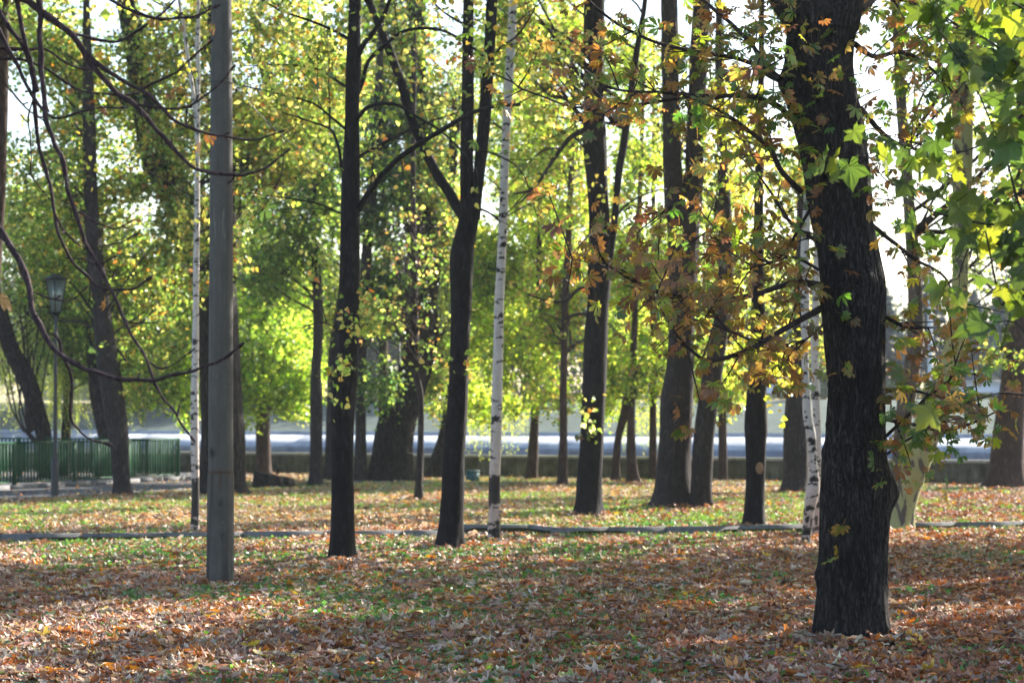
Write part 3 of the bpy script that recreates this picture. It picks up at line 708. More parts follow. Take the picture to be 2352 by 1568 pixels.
tag(build('stay_wire', a, M['white_paint']), 'thin pale wire running from the concrete pole down to a dark trunk', 'wire')

# ------------------------------------------------------------------ the two dark middle trees (smooth bark, bare lower limbs)
def hero(name, label, prof, branches, Ysh=None, stems=(), topz=10., tipn=5, palette=MIXED, size=.062, leaves=9, twl=.7, sides=40, amp=.006, upper=None):
    Y = gy(prof[0][0]); base = at((prof[0][1] + prof[0][2]) / 2, prof[0][0], Y); base[2] = 0
    t = thing(name, label, 'tree', base); a = Acc(4); V, F, S, _ = trunk_mesh(prof, Y, None if stems else topz, sides, .04, amp, .05, len(prof), (14, 1.2), .2); a.add(V, F)
    build('trunk', a, M['dark_bark'], t, True); SS = [S]
    for sp in stems:
        a = Acc(4); V, F, S2, _ = trunk_mesh(sp, Y, topz, 28, .05, amp, .05, 2, (12, 1.2), 0, y_extra=1); a.add(V, F); build('stem', a, M['dark_bark'], t, True); SS.append(S2)
    tw = Acc(4); la = Acc(3); pts = []
    for px, dY, r0, r1, lf in branches:
        S = branch(t, px, Y, dY, r0, r1, M['dark_bark'], 9, step=.07)
        tp = twigs_from(tw, S, max(3, int(len(S) / 6)), twl, .005, .1); tp2 = []
        for p, d in tp[:]:
            for j in range(2):
                e = p + unit(d + rng.normal(0, .5, 3)) * rng.uniform(.15, .45); tube(tw, np.array([p, (p + e) / 2 + rng.normal(0, .02, 3), e]), np.array([.0035, .003, .002]), 3); tp2.append((e, d))
        if lf:
            for p, d in tp + tp2: pts += [p + rng.normal(0, .08, 3) for _ in range(rng.poisson(leaves * lf))]
    pts = np.array(pts); m = len(pts); tip = rng.normal(size=(m, 3)) * [1, 1, .5] + [0, 0, -.8]; nr = rng.normal(size=(m, 3))
    scatter(la, T_HEART, pts, frames(tip, nr), size * rng.uniform(.55, 1.2, m), pal(m, palette))
    if upper:  # high clumps out of view, put in for the shade they cast
        for (dx, dy, z, r, h, u) in upper:
            c = np.array([S[0, 0] * 0 + base[0] + dx, Y + dy, z]); n = u * math.pi * r * r / (.5 * .13 * .13)
            cp = cloud(la, c, np.array([r, r, h]), n, .13, palette, T_SIMPLE, twig=.45, gap=.45, gsc=1.6, seed=len(prof)); limbs(tw, SS[-1], cp, 10, .05)
    build('twigs', tw, M['twig'], t, True); build('crown', la, M['leaf'], t)
    return t
hero('maple_tree', 'straight dark trunk with several long arching limbs, third upright right of the grey pole',
     [(1288, 757, 815), (1240, 759, 815), (1150, 761, 814), (1080, 761, 812), (1000, 760, 813), (930, 759, 816), (870, 761, 821), (820, 770, 822), (760, 774, 823), (700, 777, 825), (600, 780, 826), (500, 782, 826), (400, 785, 826), (300, 791, 825), (220, 793, 826), (160, 794, 830), (110, 796, 829), (60, 799, 828), (0, 801, 829)],
     [([(820, 485), (851, 437), (910, 369), (975, 324), (1039, 285), (1091, 256), (1143, 243), (1195, 240)], -1.2, 15, 8, .15),
      ([(824, 361), (864, 337), (916, 311), (978, 282), (1052, 259)], .8, 8, 3, .3),
      ([(806, 300), (825, 266), (851, 243), (897, 237), (923, 246), (962, 272), (1013, 305), (1072, 363), (1075, 385)], -.5, 11, 3, .3),
      ([(816, 230), (832, 188), (848, 139), (890, 100), (929, 71), (988, 66), (1043, 81), (1091, 113), (1133, 149)], .6, 11, 5, .4),
      ([(812, 150), (835, 104), (858, 75), (881, 36), (894, 0), (905, -60)], -.3, 14, 8, .5),
      ([(795, 300), (760, 270), (702, 233), (621, 211), (540, 194)], -.8, 7, 2, 1.2),
      ([(787, 390), (774, 334), (754, 295), (686, 272), (647, 259)], .5, 8, 3, 1.2),
      ([(756, 298), (757, 240), (755, 180), (758, 130)], .3, 5, 2, 1.2),
      ([(783, 490), (720, 465), (640, 452), (560, 444)], -1.0, 5, 2, 1.0),
      ([(800, 90), (740, 60), (660, 30), (600, 0)], -.6, 8, 3, 1.5),
      ([(795, 200), (730, 160), (650, 150), (560, 150)], .9, 7, 2, 1.5),
      ([(790, 770), (760, 745), (725, 742), (690, 755)], -.5, 4, 2, 1.0),
      ([(805, 780), (830, 760), (860, 765), (875, 800)], -.4, 4, 2, 1.0)],
     topz=10.5, upper=[(-.5, 0, 8.6, 3.2, 1.6, .8)])
hero('forked_maple_tree', 'dark trunk splitting high up into two upright stems and one long leaning limb',
     [(1260, 1003, 1064), (1200, 1009, 1064), (1130, 1014, 1066), (1050, 1017, 1067), (1000, 1021, 1070), (900, 1030, 1074), (800, 1034, 1077), (700, 1035, 1084), (640, 1033, 1086), (590, 1033, 1089), (560, 1038, 1090), (520, 1049, 1098), (480, 1056, 1102), (455, 1060, 1098)],
     [([(1062, 495), (1045, 470), (1023, 431), (975, 347), (949, 279), (916, 181), (884, 91), (864, 42), (845, 0), (820, -60)], .6, 26, 17, .2),
      ([(1100, 480), (1118, 488), (1132, 497), (1148, 512)], -.2, 6, 3, 0), ([(1070, 345), (1100, 345), (1150, 360), (1200, 400), (1235, 500)], -.4, 6, 2, .2),
      ([(1120, 150), (1150, 110), (1190, 80), (1230, 20)], .4, 7, 3, .8), ([(1068, 60), (1020, 30), (980, -10)], .4, 7, 3, .8)],
     stems=[[(500, 1055, 1086), (450, 1057, 1086), (400, 1057, 1087), (300, 1058, 1088), (200, 1061, 1089), (100, 1062, 1088), (0, 1064, 1088)],
            [(505, 1068, 1103), (450, 1083, 1108), (400, 1088, 1114), (300, 1097, 1125), (200, 1106, 1132), (100, 1113, 1138), (0, 1117, 1143)]],
     topz=11, upper=[(.5, .5, 9.6, 3.0, 1.6, .8)])

# ------------------------------------------------------------------ birches
def birch(label, prof, marks, dark, seed, stems=(), crown=True, black=None, topz=9.5):
    Y = gy(prof[0][0]); base = at((prof[0][1] + prof[0][2]) / 2, prof[0][0], Y); base[2] = 0; t = thing('birch_tree', label, 'tree', base)
    r_ = np.random.default_rng(seed)
    def colf(A, Z, V):
        c = np.full(Z.shape + (3,), 1.) * np.array([.52, .47, .45]); c *= (1 + .25 * (fbm(np.stack([np.cos(A), np.sin(A), Z * 6], -1), 2) - .5))[..., None]
        pk = np.clip(1.3 - Z / 1.2, 0, 1)[..., None] * .55; c = c * (1 - pk) + np.array([.42, .29, .24]) * pk
        k = np.zeros(Z.shape)
        for j in range(int(marks * 1.8)):
            z = r_.uniform(0, 10); an = r_.uniform(0, 6.28); wa = r_.uniform(.35, 1.4); h = r_.uniform(.006, .02) * (2 if r_.random() < .12 else 1)
            da = np.abs((A - an + math.pi) % (2 * math.pi) - math.pi); k = np.maximum(k, ((da < wa) & (np.abs(Z - z + .015 * da) < h * (1 - .5 * da / wa))).astype(float))
        zz = r_.normal(0, .01, Z.shape)
        nzb = fbm(np.stack([np.cos(A) * 1.6 + seed, np.sin(A) * 1.6, Z * 14], -1), 3)
        k = np.maximum(k, (nzb > .52 + .16 * np.clip((Z - dark * .3) / dark, 0, 3)).astype(float) * .9)
        if black: 
            for z0, z1 in black: k = np.maximum(k, ((Z > z0 + .03 * (nzb - .5)) & (Z < z1 + .1 * (nzb - .5))) * .97)
        k = k[..., None]; return c * (1 - k) + np.array([.02, .017, .017]) * k
    a = Acc(4); V, F, S, col = trunk_mesh(prof, Y, topz, 40, .016, .003, .05, seed, (10, 4), .12, colf=colf); a.add(V, F, col); build('trunk', a, M['birch_bark'], t, True)
    SS = [S]
    for pr in stems:
        a = Acc(4); V, F, S2, col = trunk_mesh(pr, Y + .1, topz, 24, .03, .003, .04, seed + 1, (10, 4), 0, colf=colf, y_extra=1); a.add(V, F, col); build('stem', a, M['birch_bark'], t, True); SS.append(S2)
    tw = Acc(4); la = Acc(3)
    if crown:
        for Sx in SS:
            for k in range(22):
                i = rng.integers(len(Sx) // 3, len(Sx)); p = Sx[i, :3]; an = rng.uniform(0, 6.28); l = rng.uniform(.5, 1.5); d = np.array([math.cos(an), math.sin(an), .5])
                Q = spline(np.array([p, p + d * l * .5, p + d * l * .85 + [0, 0, -.1 * l], p + d * l + [0, 0, -.45 * l]]), .12); tube(tw, Q, np.linspace(.009, .002, len(Q)), 4)
                n = rng.integers(5, 26); q = Q[rng.integers(len(Q) // 2, len(Q), n)] + rng.normal(0, .07, (n, 3)) - [0, 0, .05]
                scatter(la, T_HEART, q, frames(rng.normal(0, .5, (n, 3)) + [0, 0, -1], rng.normal(size=(n, 3))), .055 * rng.uniform(.7, 1.3, n), pal(n, [(3, (.4, .36, .07)), (2, (.25, .3, .05)), (1, (.5, .36, .1))]))
        cp = cloud(la, np.array([SS[-1][-1, 0], Y, topz - .8]), np.array([1.7, 1.7, 1.6]), 1500, .10, MIXED, seed=seed)
        build('twigs', tw, M['twig'], t, True); build('crown', la, M['leaf'], t)
    return t
birch('slender white birch with slightly leaning stem standing beside the path right of the forked tree',
      [(1243, 1119, 1149), (1200, 1121, 1149), (1150, 1122, 1149), (1100, 1123, 1149), (1000, 1127, 1152), (900, 1129, 1154), (800, 1133, 1156), (700, 1135, 1158), (600, 1141, 1162), (500, 1145, 1166), (400, 1149, 1168), (300, 1153, 1172), (200, 1158, 1178), (100, 1164, 1184), (0, 1169, 1188)],
      150, .75, 11, black=[(.46, .80), (.20, .24), (.10, .14)])
birch('thin white birch with black painted foot left of the grey pole',
      [(1225, 436, 458), (1175, 439, 458), (1100, 440, 458), (1000, 438, 457), (900, 439, 456), (800, 441, 457), (700, 443, 457), (600, 444, 458), (500, 446, 459), (400, 447, 459), (300, 449, 459)],
      150, .25, 23, [[(320, 447, 459), (250, 449, 459), (180, 452, 460), (100, 448, 455), (0, 452, 458)], [(300, 448, 457), (220, 440, 449), (140, 428, 437), (60, 418, 426), (0, 408, 415)]], black=[(.22, .70), (.13, .17), (.05, .08)])
birch('crooked white birch with black marks just left of the thick chestnut',
      [(1252, 1838, 1862), (1220, 1842, 1864), (1180, 1845, 1870), (1130, 1850, 1882), (1100, 1857, 1882), (1050, 1856, 1876), (1000, 1852, 1874), (970, 1846, 1868), (940, 1843, 1864), (850, 1841, 1858), (784, 1840, 1857), (700, 1839, 1860), (600, 1838, 1859), (500, 1843, 1862), (400, 1850, 1867), (300, 1858, 1874), (100, 1872, 1886)],
      170, .3, 37)
birch('straighter pinkish birch half hidden behind the crooked one beside the chestnut',
      [(1236, 1861, 1884), (1150, 1864, 1884), (1080, 1866, 1885), (1000, 1868, 1886), (900, 1865, 1882), (784, 1861, 1880), (700, 1864, 1882), (600, 1868, 1884), (400, 1878, 1893), (200, 1890, 1902)],
      150, .5, 41, black=[(.38, .46)])

# ------------------------------------------------------------------ middle and background trees
tree('lime_tree', 'dark curving trunk left of the green fence corner beside the lawn edge',
     [(1138, 262, 301), (1100, 259, 298), (1050, 255, 297), (1000, 249, 295), (950, 240, 291), (900, 232, 284), (850, 225, 276), (784, 219, 264), (700, 213, 252), (600, 200, 240), (500, 194, 228), (400, 192, 222), (300, 190, 220), (200, 190, 216), (100, 190, 210), (0, 190, 206)],
     mat='grey_bark', blobs=[(120, 300, 170, 260, 1, 2), (330, 560, 150, 210, 1), (130, 560, 180, 150, 1), (330, 800, 110, 120, .5, 1, .7), (60, 60, 140, 130, 0, 1.5, 1.3), (170, 120, 110, 130, 1, 1.4), (300, 330, 90, 150, 1, 1.2)], palette=MIXED + GREEN[:1], lai=1.4, size=.085, topz=13, seed=2, sides=26, nl=24, upper=[(0, 0, 12, 3, 1.6)])
tree('old_lime_tree', 'big ridged trunk half hidden behind the grey pole, leaning left overhead with leafy bark',
     [(1135, 456, 564), (1090, 460, 562), (1000, 462, 562), (900, 460, 556), (800, 455, 552), (700, 446, 545), (620, 432, 536), (560, 415, 522), (500, 388, 488), (430, 350, 440), (350, 322, 402), (280, 308, 372), (200, 296, 352), (130, 288, 338), (60, 278, 326), (0, 268, 316)],
     mat='ridged_bark', blobs=[(380, 430, 90, 190, -.5, .7, 1.3), (420, 200, 150, 180, 0), (470, 560, 90, 140, -.6, .8), (620, 200, 130, 170, .5), (640, 420, 120, 130, .5), (320, 120, 90, 120, 0, 1, .9), (640, 70, 170, 120, .5), (480, 60, 110, 100, 1), (760, 200, 80, 120, .8)],
     palette=MIXED, lai=1.5, size=.085, amp=.03, bark_k=(22, 1.2), sides=64, step=.06, topz=12, seed=3, nl=26,
     stems=[dict(prof=[(640, 500, 556), (560, 498, 548), (450, 492, 536), (300, 488, 525), (100, 480, 512), (0, 478, 508)])], upper=[(1, 0, 12, 3.4, 1.6)])
tree('lime_tree', 'smaller trunk with bright yellow green crown behind the stump',
     [(1082, 588, 623), (1040, 588, 622), (980, 588, 621), (940, 590, 618), (880, 594, 616), (800, 598, 616), (700, 602, 616)], Y=58.5, mat='brown_bark',
     blobs=[(640, 790, 140, 160, 0, 2), (560, 870, 60, 110, -1, 1), (690, 880, 70, 90, -1, 1), (420, 870, 90, 105, 0, 1.2, .8), (640, 620, 130, 120, 1)], palette=VIVID, lai=2.3, size=.10, topz=6.5, seed=5, nl=16)
tree('maple_tree', 'slim grey trunk right of the stump with crown of mixed green leaves',
     [(1116, 709, 741), (1060, 711, 740), (984, 712, 741), (900, 712, 741), (850, 714, 738), (784, 719, 742), (700, 719, 742), (600, 716, 736), (500, 712, 732), (400, 708, 726)], mat='grey_bark',
     blobs=[(690, 520, 120, 130, 0), (740, 330, 100, 150, 0), (610, 620, 70, 80, -.5, 1)], palette=GREEN, lai=2.2, topz=11, seed=6, nl=22)
tree('lime_tree', 'dark trunk close behind the straight many limbed tree, next to the huge ridged trunk',
     [(1108, 812, 843), (1050, 814, 842), (984, 816, 841), (900, 817, 840), (800, 820, 842), (650, 826, 850), (500, 836, 860), (350, 850, 872)], mat='grey_bark',
     blobs=[(880, 640, 90, 150, 0), (860, 450, 110, 120, 0), (870, 880, 50, 70, -1.5, .7, .8), (900, 300, 100, 130, .5)], palette=DARKG + MIXED[:2], lai=2.0, topz=12, seed=7, nl=22, upper=[(0, 0, 12.3, 3, 1.4)])
tree('old_willow_tree', 'huge flared trunk with deep ridges leaning right beside the low wall, widest trunk',
     [(1106, 843, 947), (1060, 851, 948), (1000, 860, 950), (960, 870, 958), (900, 890, 976), (850, 915, 990), (800, 935, 1003), (750, 942, 1008), (700, 946, 1004), (620, 938, 1010), (540, 930, 1000), (440, 930, 990), (300, 934, 984), (200, 934, 980), (100, 936, 978), (0, 938, 976)], mat='ridged_bark',
     blobs=[(960, 520, 110, 200, -.7, 1), (980, 250, 120, 160, 0, 1.5, .6), (990, 860, 60, 110, 1, 1, 1), (920, 100, 90, 130, 0, 1, 1.2), (860, 20, 120, 80, 0, 1.4), (1010, 330, 70, 110, 0)], palette=MIXED + DARKG[:1], lai=1.5, amp=.05, bark_k=(20, .8), sides=72, step=.07, topz=12, seed=8, nl=24,
     stems=[dict(prof=[(640, 985, 1020), (560, 1000, 1030), (460, 1015, 1040), (350, 1030, 1052), (220, 1040, 1060)], topz=9)])
tree('young_maple_tree', 'thin grey sapling trunk standing on the lawn before the huge ridged trunk',
     [(1150, 951, 971), (1100, 954, 971), (1050, 957, 973), (984, 960, 974), (930, 959, 974), (900, 956, 972), (860, 948, 965), (784, 944, 962), (700, 945, 960), (600, 945, 959), (500, 943, 956), (300, 944, 955), (150, 948, 957)], mat='grey_bark',
     blobs=[(950, 560, 110, 150, 0, 1, .2), (1000, 760, 60, 90, 0, .8, .2), (880, 730, 60, 60, -.5, .7, .8)], palette=MIXED + GREEN[:2] + DRY[:1], lai=1.2, size=.07, topz=8.5, seed=9, nl=34, sides=16)
tree('lime_tree', 'dark leaning trunk by the wall, half hidden left of the forked tree',
     [(1100, 973, 1016), (1060, 985, 1022), (1000, 1006, 1036), (950, 1016, 1044), (850, 1030, 1054), (700, 1048, 1070), (500, 1075, 1095)], Y=55.5, mat='ridged_bark',
     blobs=[(1050, 850, 90, 110, 0), (1100, 650, 110, 160, .5)], palette=LIME, lai=2.3, topz=10, seed=10, nl=14)
tree('lime_tree', 'grey brown trunk before the wall right of the white birch, crown bright lime',
     [(1107, 1205, 1234), (1060, 1210, 1236), (1000, 1215, 1237), (960, 1219, 1238), (900, 1222, 1240), (800, 1226, 1242), (650, 1230, 1244)], Y=54.5, mat='brown_bark',
     blobs=[(1190, 800, 110, 150, 0, 2, 1.2), (1130, 640, 80, 130, 1), (1230, 560, 110, 150, 1), (1120, 930, 60, 50, 0), (1190, 350, 100, 140, 1), (1150, 150, 100, 130, 1, 1.4), (1240, 60, 90, 100, 1, 1.4)], palette=LIME, lai=2.1, topz=10.5, seed=11, nl=22)
tree('elm_tree', 'narrow straight dark trunk between the lime trunk and the tree with looping branches',
     [(1116, 1279, 1304), (1050, 1283, 1304), (984, 1285, 1303), (900, 1285, 1303), (800, 1287, 1304), (700, 1290, 1306), (600, 1295, 1311), (500, 1300, 1315), (400, 1305, 1318), (320, 1308, 1320)], mat='brown_bark',
     blobs=[(1290, 700, 110, 150, 1), (1290, 450, 120, 150, .6, 2), (1270, 900, 60, 70, 1, 1, .8), (1270, 250, 90, 130, 0, 1, 1), (1300, 70, 100, 100, 0, 1.3)], palette=LIME + DRY[:1], lai=1.9, topz=12, seed=12, nl=24, upper=[(0, 0, 12.4, 3, 1.4)])
tree('elm_tree', 'broad black trunk with side stem and looping grey branches on its left',
     [(1185, 1320, 1385), (1160, 1323, 1383), (1100, 1326, 1382), (1040, 1331, 1385), (984, 1334, 1387), (930, 1337, 1390), (880, 1338, 1393), (784, 1341, 1394), (700, 1348, 1398), (640, 1350, 1404), (570, 1352, 1404), (500, 1352, 1400), (420, 1347, 1396), (330, 1338, 1394), (250, 1341, 1388), (150, 1342, 1386), (0, 1341, 1389)],
     mat='dark_bark', sides=44, step=.06, stems=[dict(prof=[(600, 1390, 1408), (540, 1398, 1416), (480, 1406, 1422), (400, 1412, 1430), (330, 1424, 1442), (250, 1436, 1452), (150, 1450, 1466), (50, 1468, 1480), (0, 1476, 1488)])],
     blobs=[(1250, 180, 110, 150, 0, 1.5, .5), (1180, 40, 100, 90, 0, 1, .8), (1370, 950, 20, 60, -.4, .3, .4)], palette=MIXED, lai=1.6, topz=12, seed=13, nl=18, upper=[(-1, 1, 9.6, 3, 1.6)])
EL = exec_trees
qt = [o for o in C.objects if o.get('label', '').startswith('broad black trunk')][0]; YQ = gy(1185)
for px, dY, r0, r1 in (([(1345, 300), (1315, 312), (1290, 340), (1262, 380), (1240, 415), (1215, 438), (1180, 446)], -1, 14, 5), ([(1352, 672), (1330, 664), (1300, 690), (1272, 694), (1235, 685), (1212, 675)], -.8, 10, 4),
                       ([(1352, 722), (1320, 722), (1290, 735), (1250, 720)], .5, 9, 3), ([(1398, 545), (1382, 533), (1362, 536), (1345, 548), (1300, 600)], -.8, 9, 3), ([(1240, 415), (1200, 460), (1185, 470)], -.5, 6, 3),
                       ([(1290, 340), (1250, 345), (1210, 380), (1180, 420)], -1, 6, 2), ([(1400, 520), (1440, 470), (1500, 440), (1530, 435)], .5, 6, 3)):
    S = branch(qt, px, YQ - .1, dY, r0, r1, M['grey_bark'], 8)
tree('lime_tree', 'slim curved trunk before the wall, left of a reddish bare trunk',
     [(1109, 1403, 1424), (1060, 1406, 1424), (1000, 1413, 1430), (950, 1424, 1446), (900, 1435, 1452), (850, 1444, 1459), (700, 1452, 1466), (500, 1462, 1474)], Y=53, mat='brown_bark',
     blobs=[(1440, 780, 90, 130, .5, 2), (1450, 550, 100, 140, .5), (1470, 330, 80, 120, .5, 2, .9), (1440, 150, 90, 110, .5, 1.4)], palette=LIME, lai=2.2, topz=11, seed=14, nl=18)
tree('lime_tree', 'reddish brown bare trunk with pale torn bark before the wall',
     [(1110, 1440, 1468), (1060, 1439, 1462), (1000, 1439, 1459), (940, 1442, 1458), (850, 1450, 1462)], Y=52, mat='brown_bark', blobs=[(1480, 880, 55, 60, 0, 1, .8)], palette=LIME, lai=1.8, topz=7, seed=15, nl=6)
tree('poplar_tree', 'wide grey brown trunk dividing into two upright stems high up, right of centre',
     [(1165, 1498, 1590), (1130, 1502, 1590), (1080, 1508, 1588), (1000, 1516, 1590), (940, 1517, 1592), (900, 1520, 1594), (850, 1530, 1594), (784, 1535, 1593), (700, 1536, 1598), (600, 1534, 1604), (520, 1532, 1606), (460, 1528, 1604)],
     mat='grey_bark', sides=48, step=.07, amp=.02, bark_k=(18, 1.2), topz=None,
     stems=[dict(prof=[(500, 1526, 1572), (430, 1524, 1568), (300, 1522, 1562), (150, 1520, 1560), (0, 1518, 1556)]), dict(prof=[(500, 1562, 1610), (430, 1572, 1614), (300, 1576, 1618), (150, 1584, 1626), (0, 1592, 1632)], dY=.1)],
     blobs=[(1580, 240, 120, 150, .5, 1.5, .35)], palette=MIXED, lai=1.3, seed=16, nl=12)
tree('poplar_tree', 'leaning grey trunk touching the wide double trunk, further stem above right',
     [(1167, 1585, 1636), (1120, 1586, 1635), (1060, 1590, 1638), (1000, 1594, 1642), (900, 1607, 1654), (820, 1623, 1664), (760, 1634, 1674), (700, 1644, 1684), (600, 1650, 1686), (480, 1650, 1680), (350, 1646, 1670), (200, 1642, 1664), (100, 1642, 1660), (0, 1644, 1658)],
     mat='grey_bark', sides=32, step=.08, blobs=[(1650, 750, 60, 90, .8, 1, .7), (1650, 380, 90, 130, .5, 1.4, .5)], palette=MIXED, lai=1.5, topz=12, seed=17, nl=12, upper=[(0, 1, 10.5, 3, 1.4)])
tree('lime_tree', 'black trunk with a pale round cut scar, left of the two birches beside the path',
     [(1210, 1705, 1757), (1180, 1708, 1756), (1100, 1713, 1757), (1040, 1713, 1759), (984, 1711, 1763), (940, 1712, 1761), (880, 1716, 1759), (800, 1722, 1758), (700, 1725, 1757), (600, 1729, 1755), (480, 1732, 1754), (350, 1735, 1753), (200, 1740, 1755)],
     mat='dark_bark', sides=40, step=.05, amp=.012, blobs=[(1745, 870, 45, 60, -.4, .5, .5), (1770, 770, 80, 110, 0, .8, .4), (1700, 300, 80, 160, .5, 1, .35)], tmpl=T_HEART, size=.07, palette=[(3, (.30, .33, .05)), (2, (.42, .36, .07))], lai=1.4, topz=9, seed=18, nl=16,
     upper=[(.5, 0, 8.8, 2.8, 1.4)])
ut = [o for o in C.objects if o.get('label', '').startswith('black trunk with a pale')][0]; YU = gy(1210)
a = Acc(3); c = at(1743, 1074, YU); th = np.linspace(0, 2 * math.pi, 18, endpoint=False); Rr = (ppm(YU) ** -1) * 22
ax = at(1736, 1074, YU); offd = math.sqrt(max(.001, Rr ** 2 - (c[0] - ax[0]) ** 2))
nrm = np.array([c[0] - ax[0], -offd, 0]) / Rr; tx = np.array([-nrm[1], nrm[0], 0])
V = [ax + nrm * (Rr + .014)] + [ax + nrm * (Rr + .012) + tx * .045 * math.cos(q) + np.array([0, 0, .075 * math.sin(q)]) for q in th] + [ax + nrm * (Rr - .05) + tx * .065 * math.cos(q) + np.array([0, 0, .10 * math.sin(q)]) for q in th]
F = [[0, 1 + i, 1 + (i + 1) % 18] for i in range(18)] + [[1 + i, 19 + i, 1 + (i + 1) % 18] for i in range(18)] + [[19 + i, 19 + (i + 1) % 18, 1 + (i + 1) % 18] for i in range(18)]
a.add(np.array(V), np.array(F)); build('cut_scar', a, M['scar'], ut, True)
tree('poplar_tree', 'smooth grey brown trunk behind the birches, before the wall, knotty left side',
     [(1131, 1796, 1858), (1080, 1798, 1858), (1000, 1800, 1856), (940, 1803, 1852), (900, 1808, 1848), (870, 1812, 1848), (820, 1816, 1848), (700, 1822, 1850), (560, 1828, 1852), (400, 1832, 1850)], mat='grey_bark', sides=28,
     blobs=[(1830, 640, 110, 120, .5, 1.5, .8), (1800, 420, 110, 130, .5, 1.5, .7), (1900, 800, 60, 60, 0, 1, .5)], palette=MIXED, lai=1.7, topz=10, seed=19, nl=16, upper=[(1, 0, 11.5, 3, 1.4)])
tree('plane_tree', 'leaning plane tree with flaking yellow and grey bark right of the chestnut',
     [(1215, 2042, 2092), (1180, 2046, 2098), (1130, 2052, 2112), (1080, 2056, 2132), (1040, 2066, 2146), (984, 2092, 2166), (940, 2110, 2184), (900, 2128, 2200), (860, 2146, 2208), (820, 2160, 2213), (784, 2170, 2217), (700, 2182, 2222), (600, 2188, 2226), (500, 2188, 2230), (400, 2186, 2234), (300, 2186, 2236), (200, 2186, 2236), (100, 2188, 2232), (0, 2190, 2230)],
     mat='plane_bark', sides=44, step=.06, amp=.008, stems=[dict(prof=[(1130, 2044, 2080), (1040, 2050, 2084), (984, 2054, 2092), (900, 2064, 2106), (784, 2084, 2120), (650, 2084, 2118), (500, 2076, 2104), (350, 2066, 2092), (200, 2056, 2080)], mat='pale_bark', dY=.35)],
     blobs=[(2150, 120, 120, 120, .5, 1.4, .5), (2280, 450, 100, 150, .5, 1.2, .4)], palette=GREEN + DRY[:1], lai=1.4, size=.10, topz=11, seed=20, nl=14, upper=[(.5, 0, 8.8, 3.4, 1.8), (3.5, 1, 9.2, 3, 1.8)])
tree('poplar_tree', 'tall reddish brown trunk at the right edge in front of the wall',
     [(1120, 2263, 2348), (1080, 2270, 2350), (1000, 2280, 2352), (900, 2296, 2356), (860, 2301, 2358), (784, 2310, 2362), (700, 2318, 2366), (600, 2324, 2370), (400, 2330, 2372), (200, 2334, 2372)], mat='brown_bark', sides=36,
     blobs=[(2270, 200, 110, 150, .5, 1.5, .6), (2290, 830, 50, 60, -.5, .7, .4), (2250, 560, 80, 110, .5, 1, .5)], palette=LIME, lai=1.3, topz=12, seed=21, nl=12, upper=[(0, 0, 12.5, 4, 1.6), (5, -2, 10.5, 4, 2)])
tree('plane_tree', 'pale brown trunk leaning along the left edge of the picture',
     [(1190, -75, -40), (1000, -62, -28), (800, -46, -12), (600, -28, 4), (470, -18, 12), (300, -10, 17), (100, -6, 20), (0, -4, 20)], Y=31, mat='brown_bark', blobs=[(-40, -40, 120, 80, 0, 1)], palette=GREEN, lai=1.2, topz=9, seed=22, nl=8, upper=[(0, 0, 9, 3, 1.6)])
# trees by the river further back, their feet near the wall
tree('willow_tree', 'black bent willow trunk behind the green fence with a hanging curtain of leaves',
     [(1090, 92, 132), (1040, 88, 124), (984, 78, 116), (930, 60, 102), (880, 42, 88), (840, 22, 70), (800, 4, 46), (740, -10, 26)], Y=56.5, mat='ridged_bark', sides=30, amp=.02,
     blobs=[(80, 650, 150, 130, .8, 1.5), (30, 500, 120, 110, 0, 1.4)], palette=WILLOW + GREEN[:1], lai=2.0, size=.085, topz=6.5, seed=24, nl=18, stems=[dict(prof=[(1020, 78, 98), (1005, 66, 82), (995, 60, 72)], topz=None)])
tree('willow_tree', 'dark trunk behind the green fence midway between lamp post and curving trunk',
     [(1085, 132, 160), (1020, 138, 162), (950, 144, 166), (880, 146, 168), (800, 142, 164), (700, 130, 152)], Y=58, mat='ridged_bark',
     blobs=[(190, 760, 120, 120, 0, 1.5), (160, 600, 120, 100, 0, 1.5)], palette=GREEN, lai=2.1, topz=8, seed=25, nl=14)
tree('lime_tree', 'black trunk just behind the curving trunk at the fence corner',
     [(1090, 236, 302), (1040, 232, 304), (1000, 226, 296), (950, 214, 262), (900, 205, 250), (840, 200, 236), (760, 196, 228), (650, 190, 220), (450, 180, 208)], Y=57, mat='ridged_bark', sides=30,
     blobs=[(330, 850, 100, 100, 1, 1.5), (260, 700, 120, 120, 0, 1.5), (420, 700, 110, 130, .5, 1.5)], palette=LIME + GREEN[:2], lai=2.0, topz=9, seed=26, nl=20)
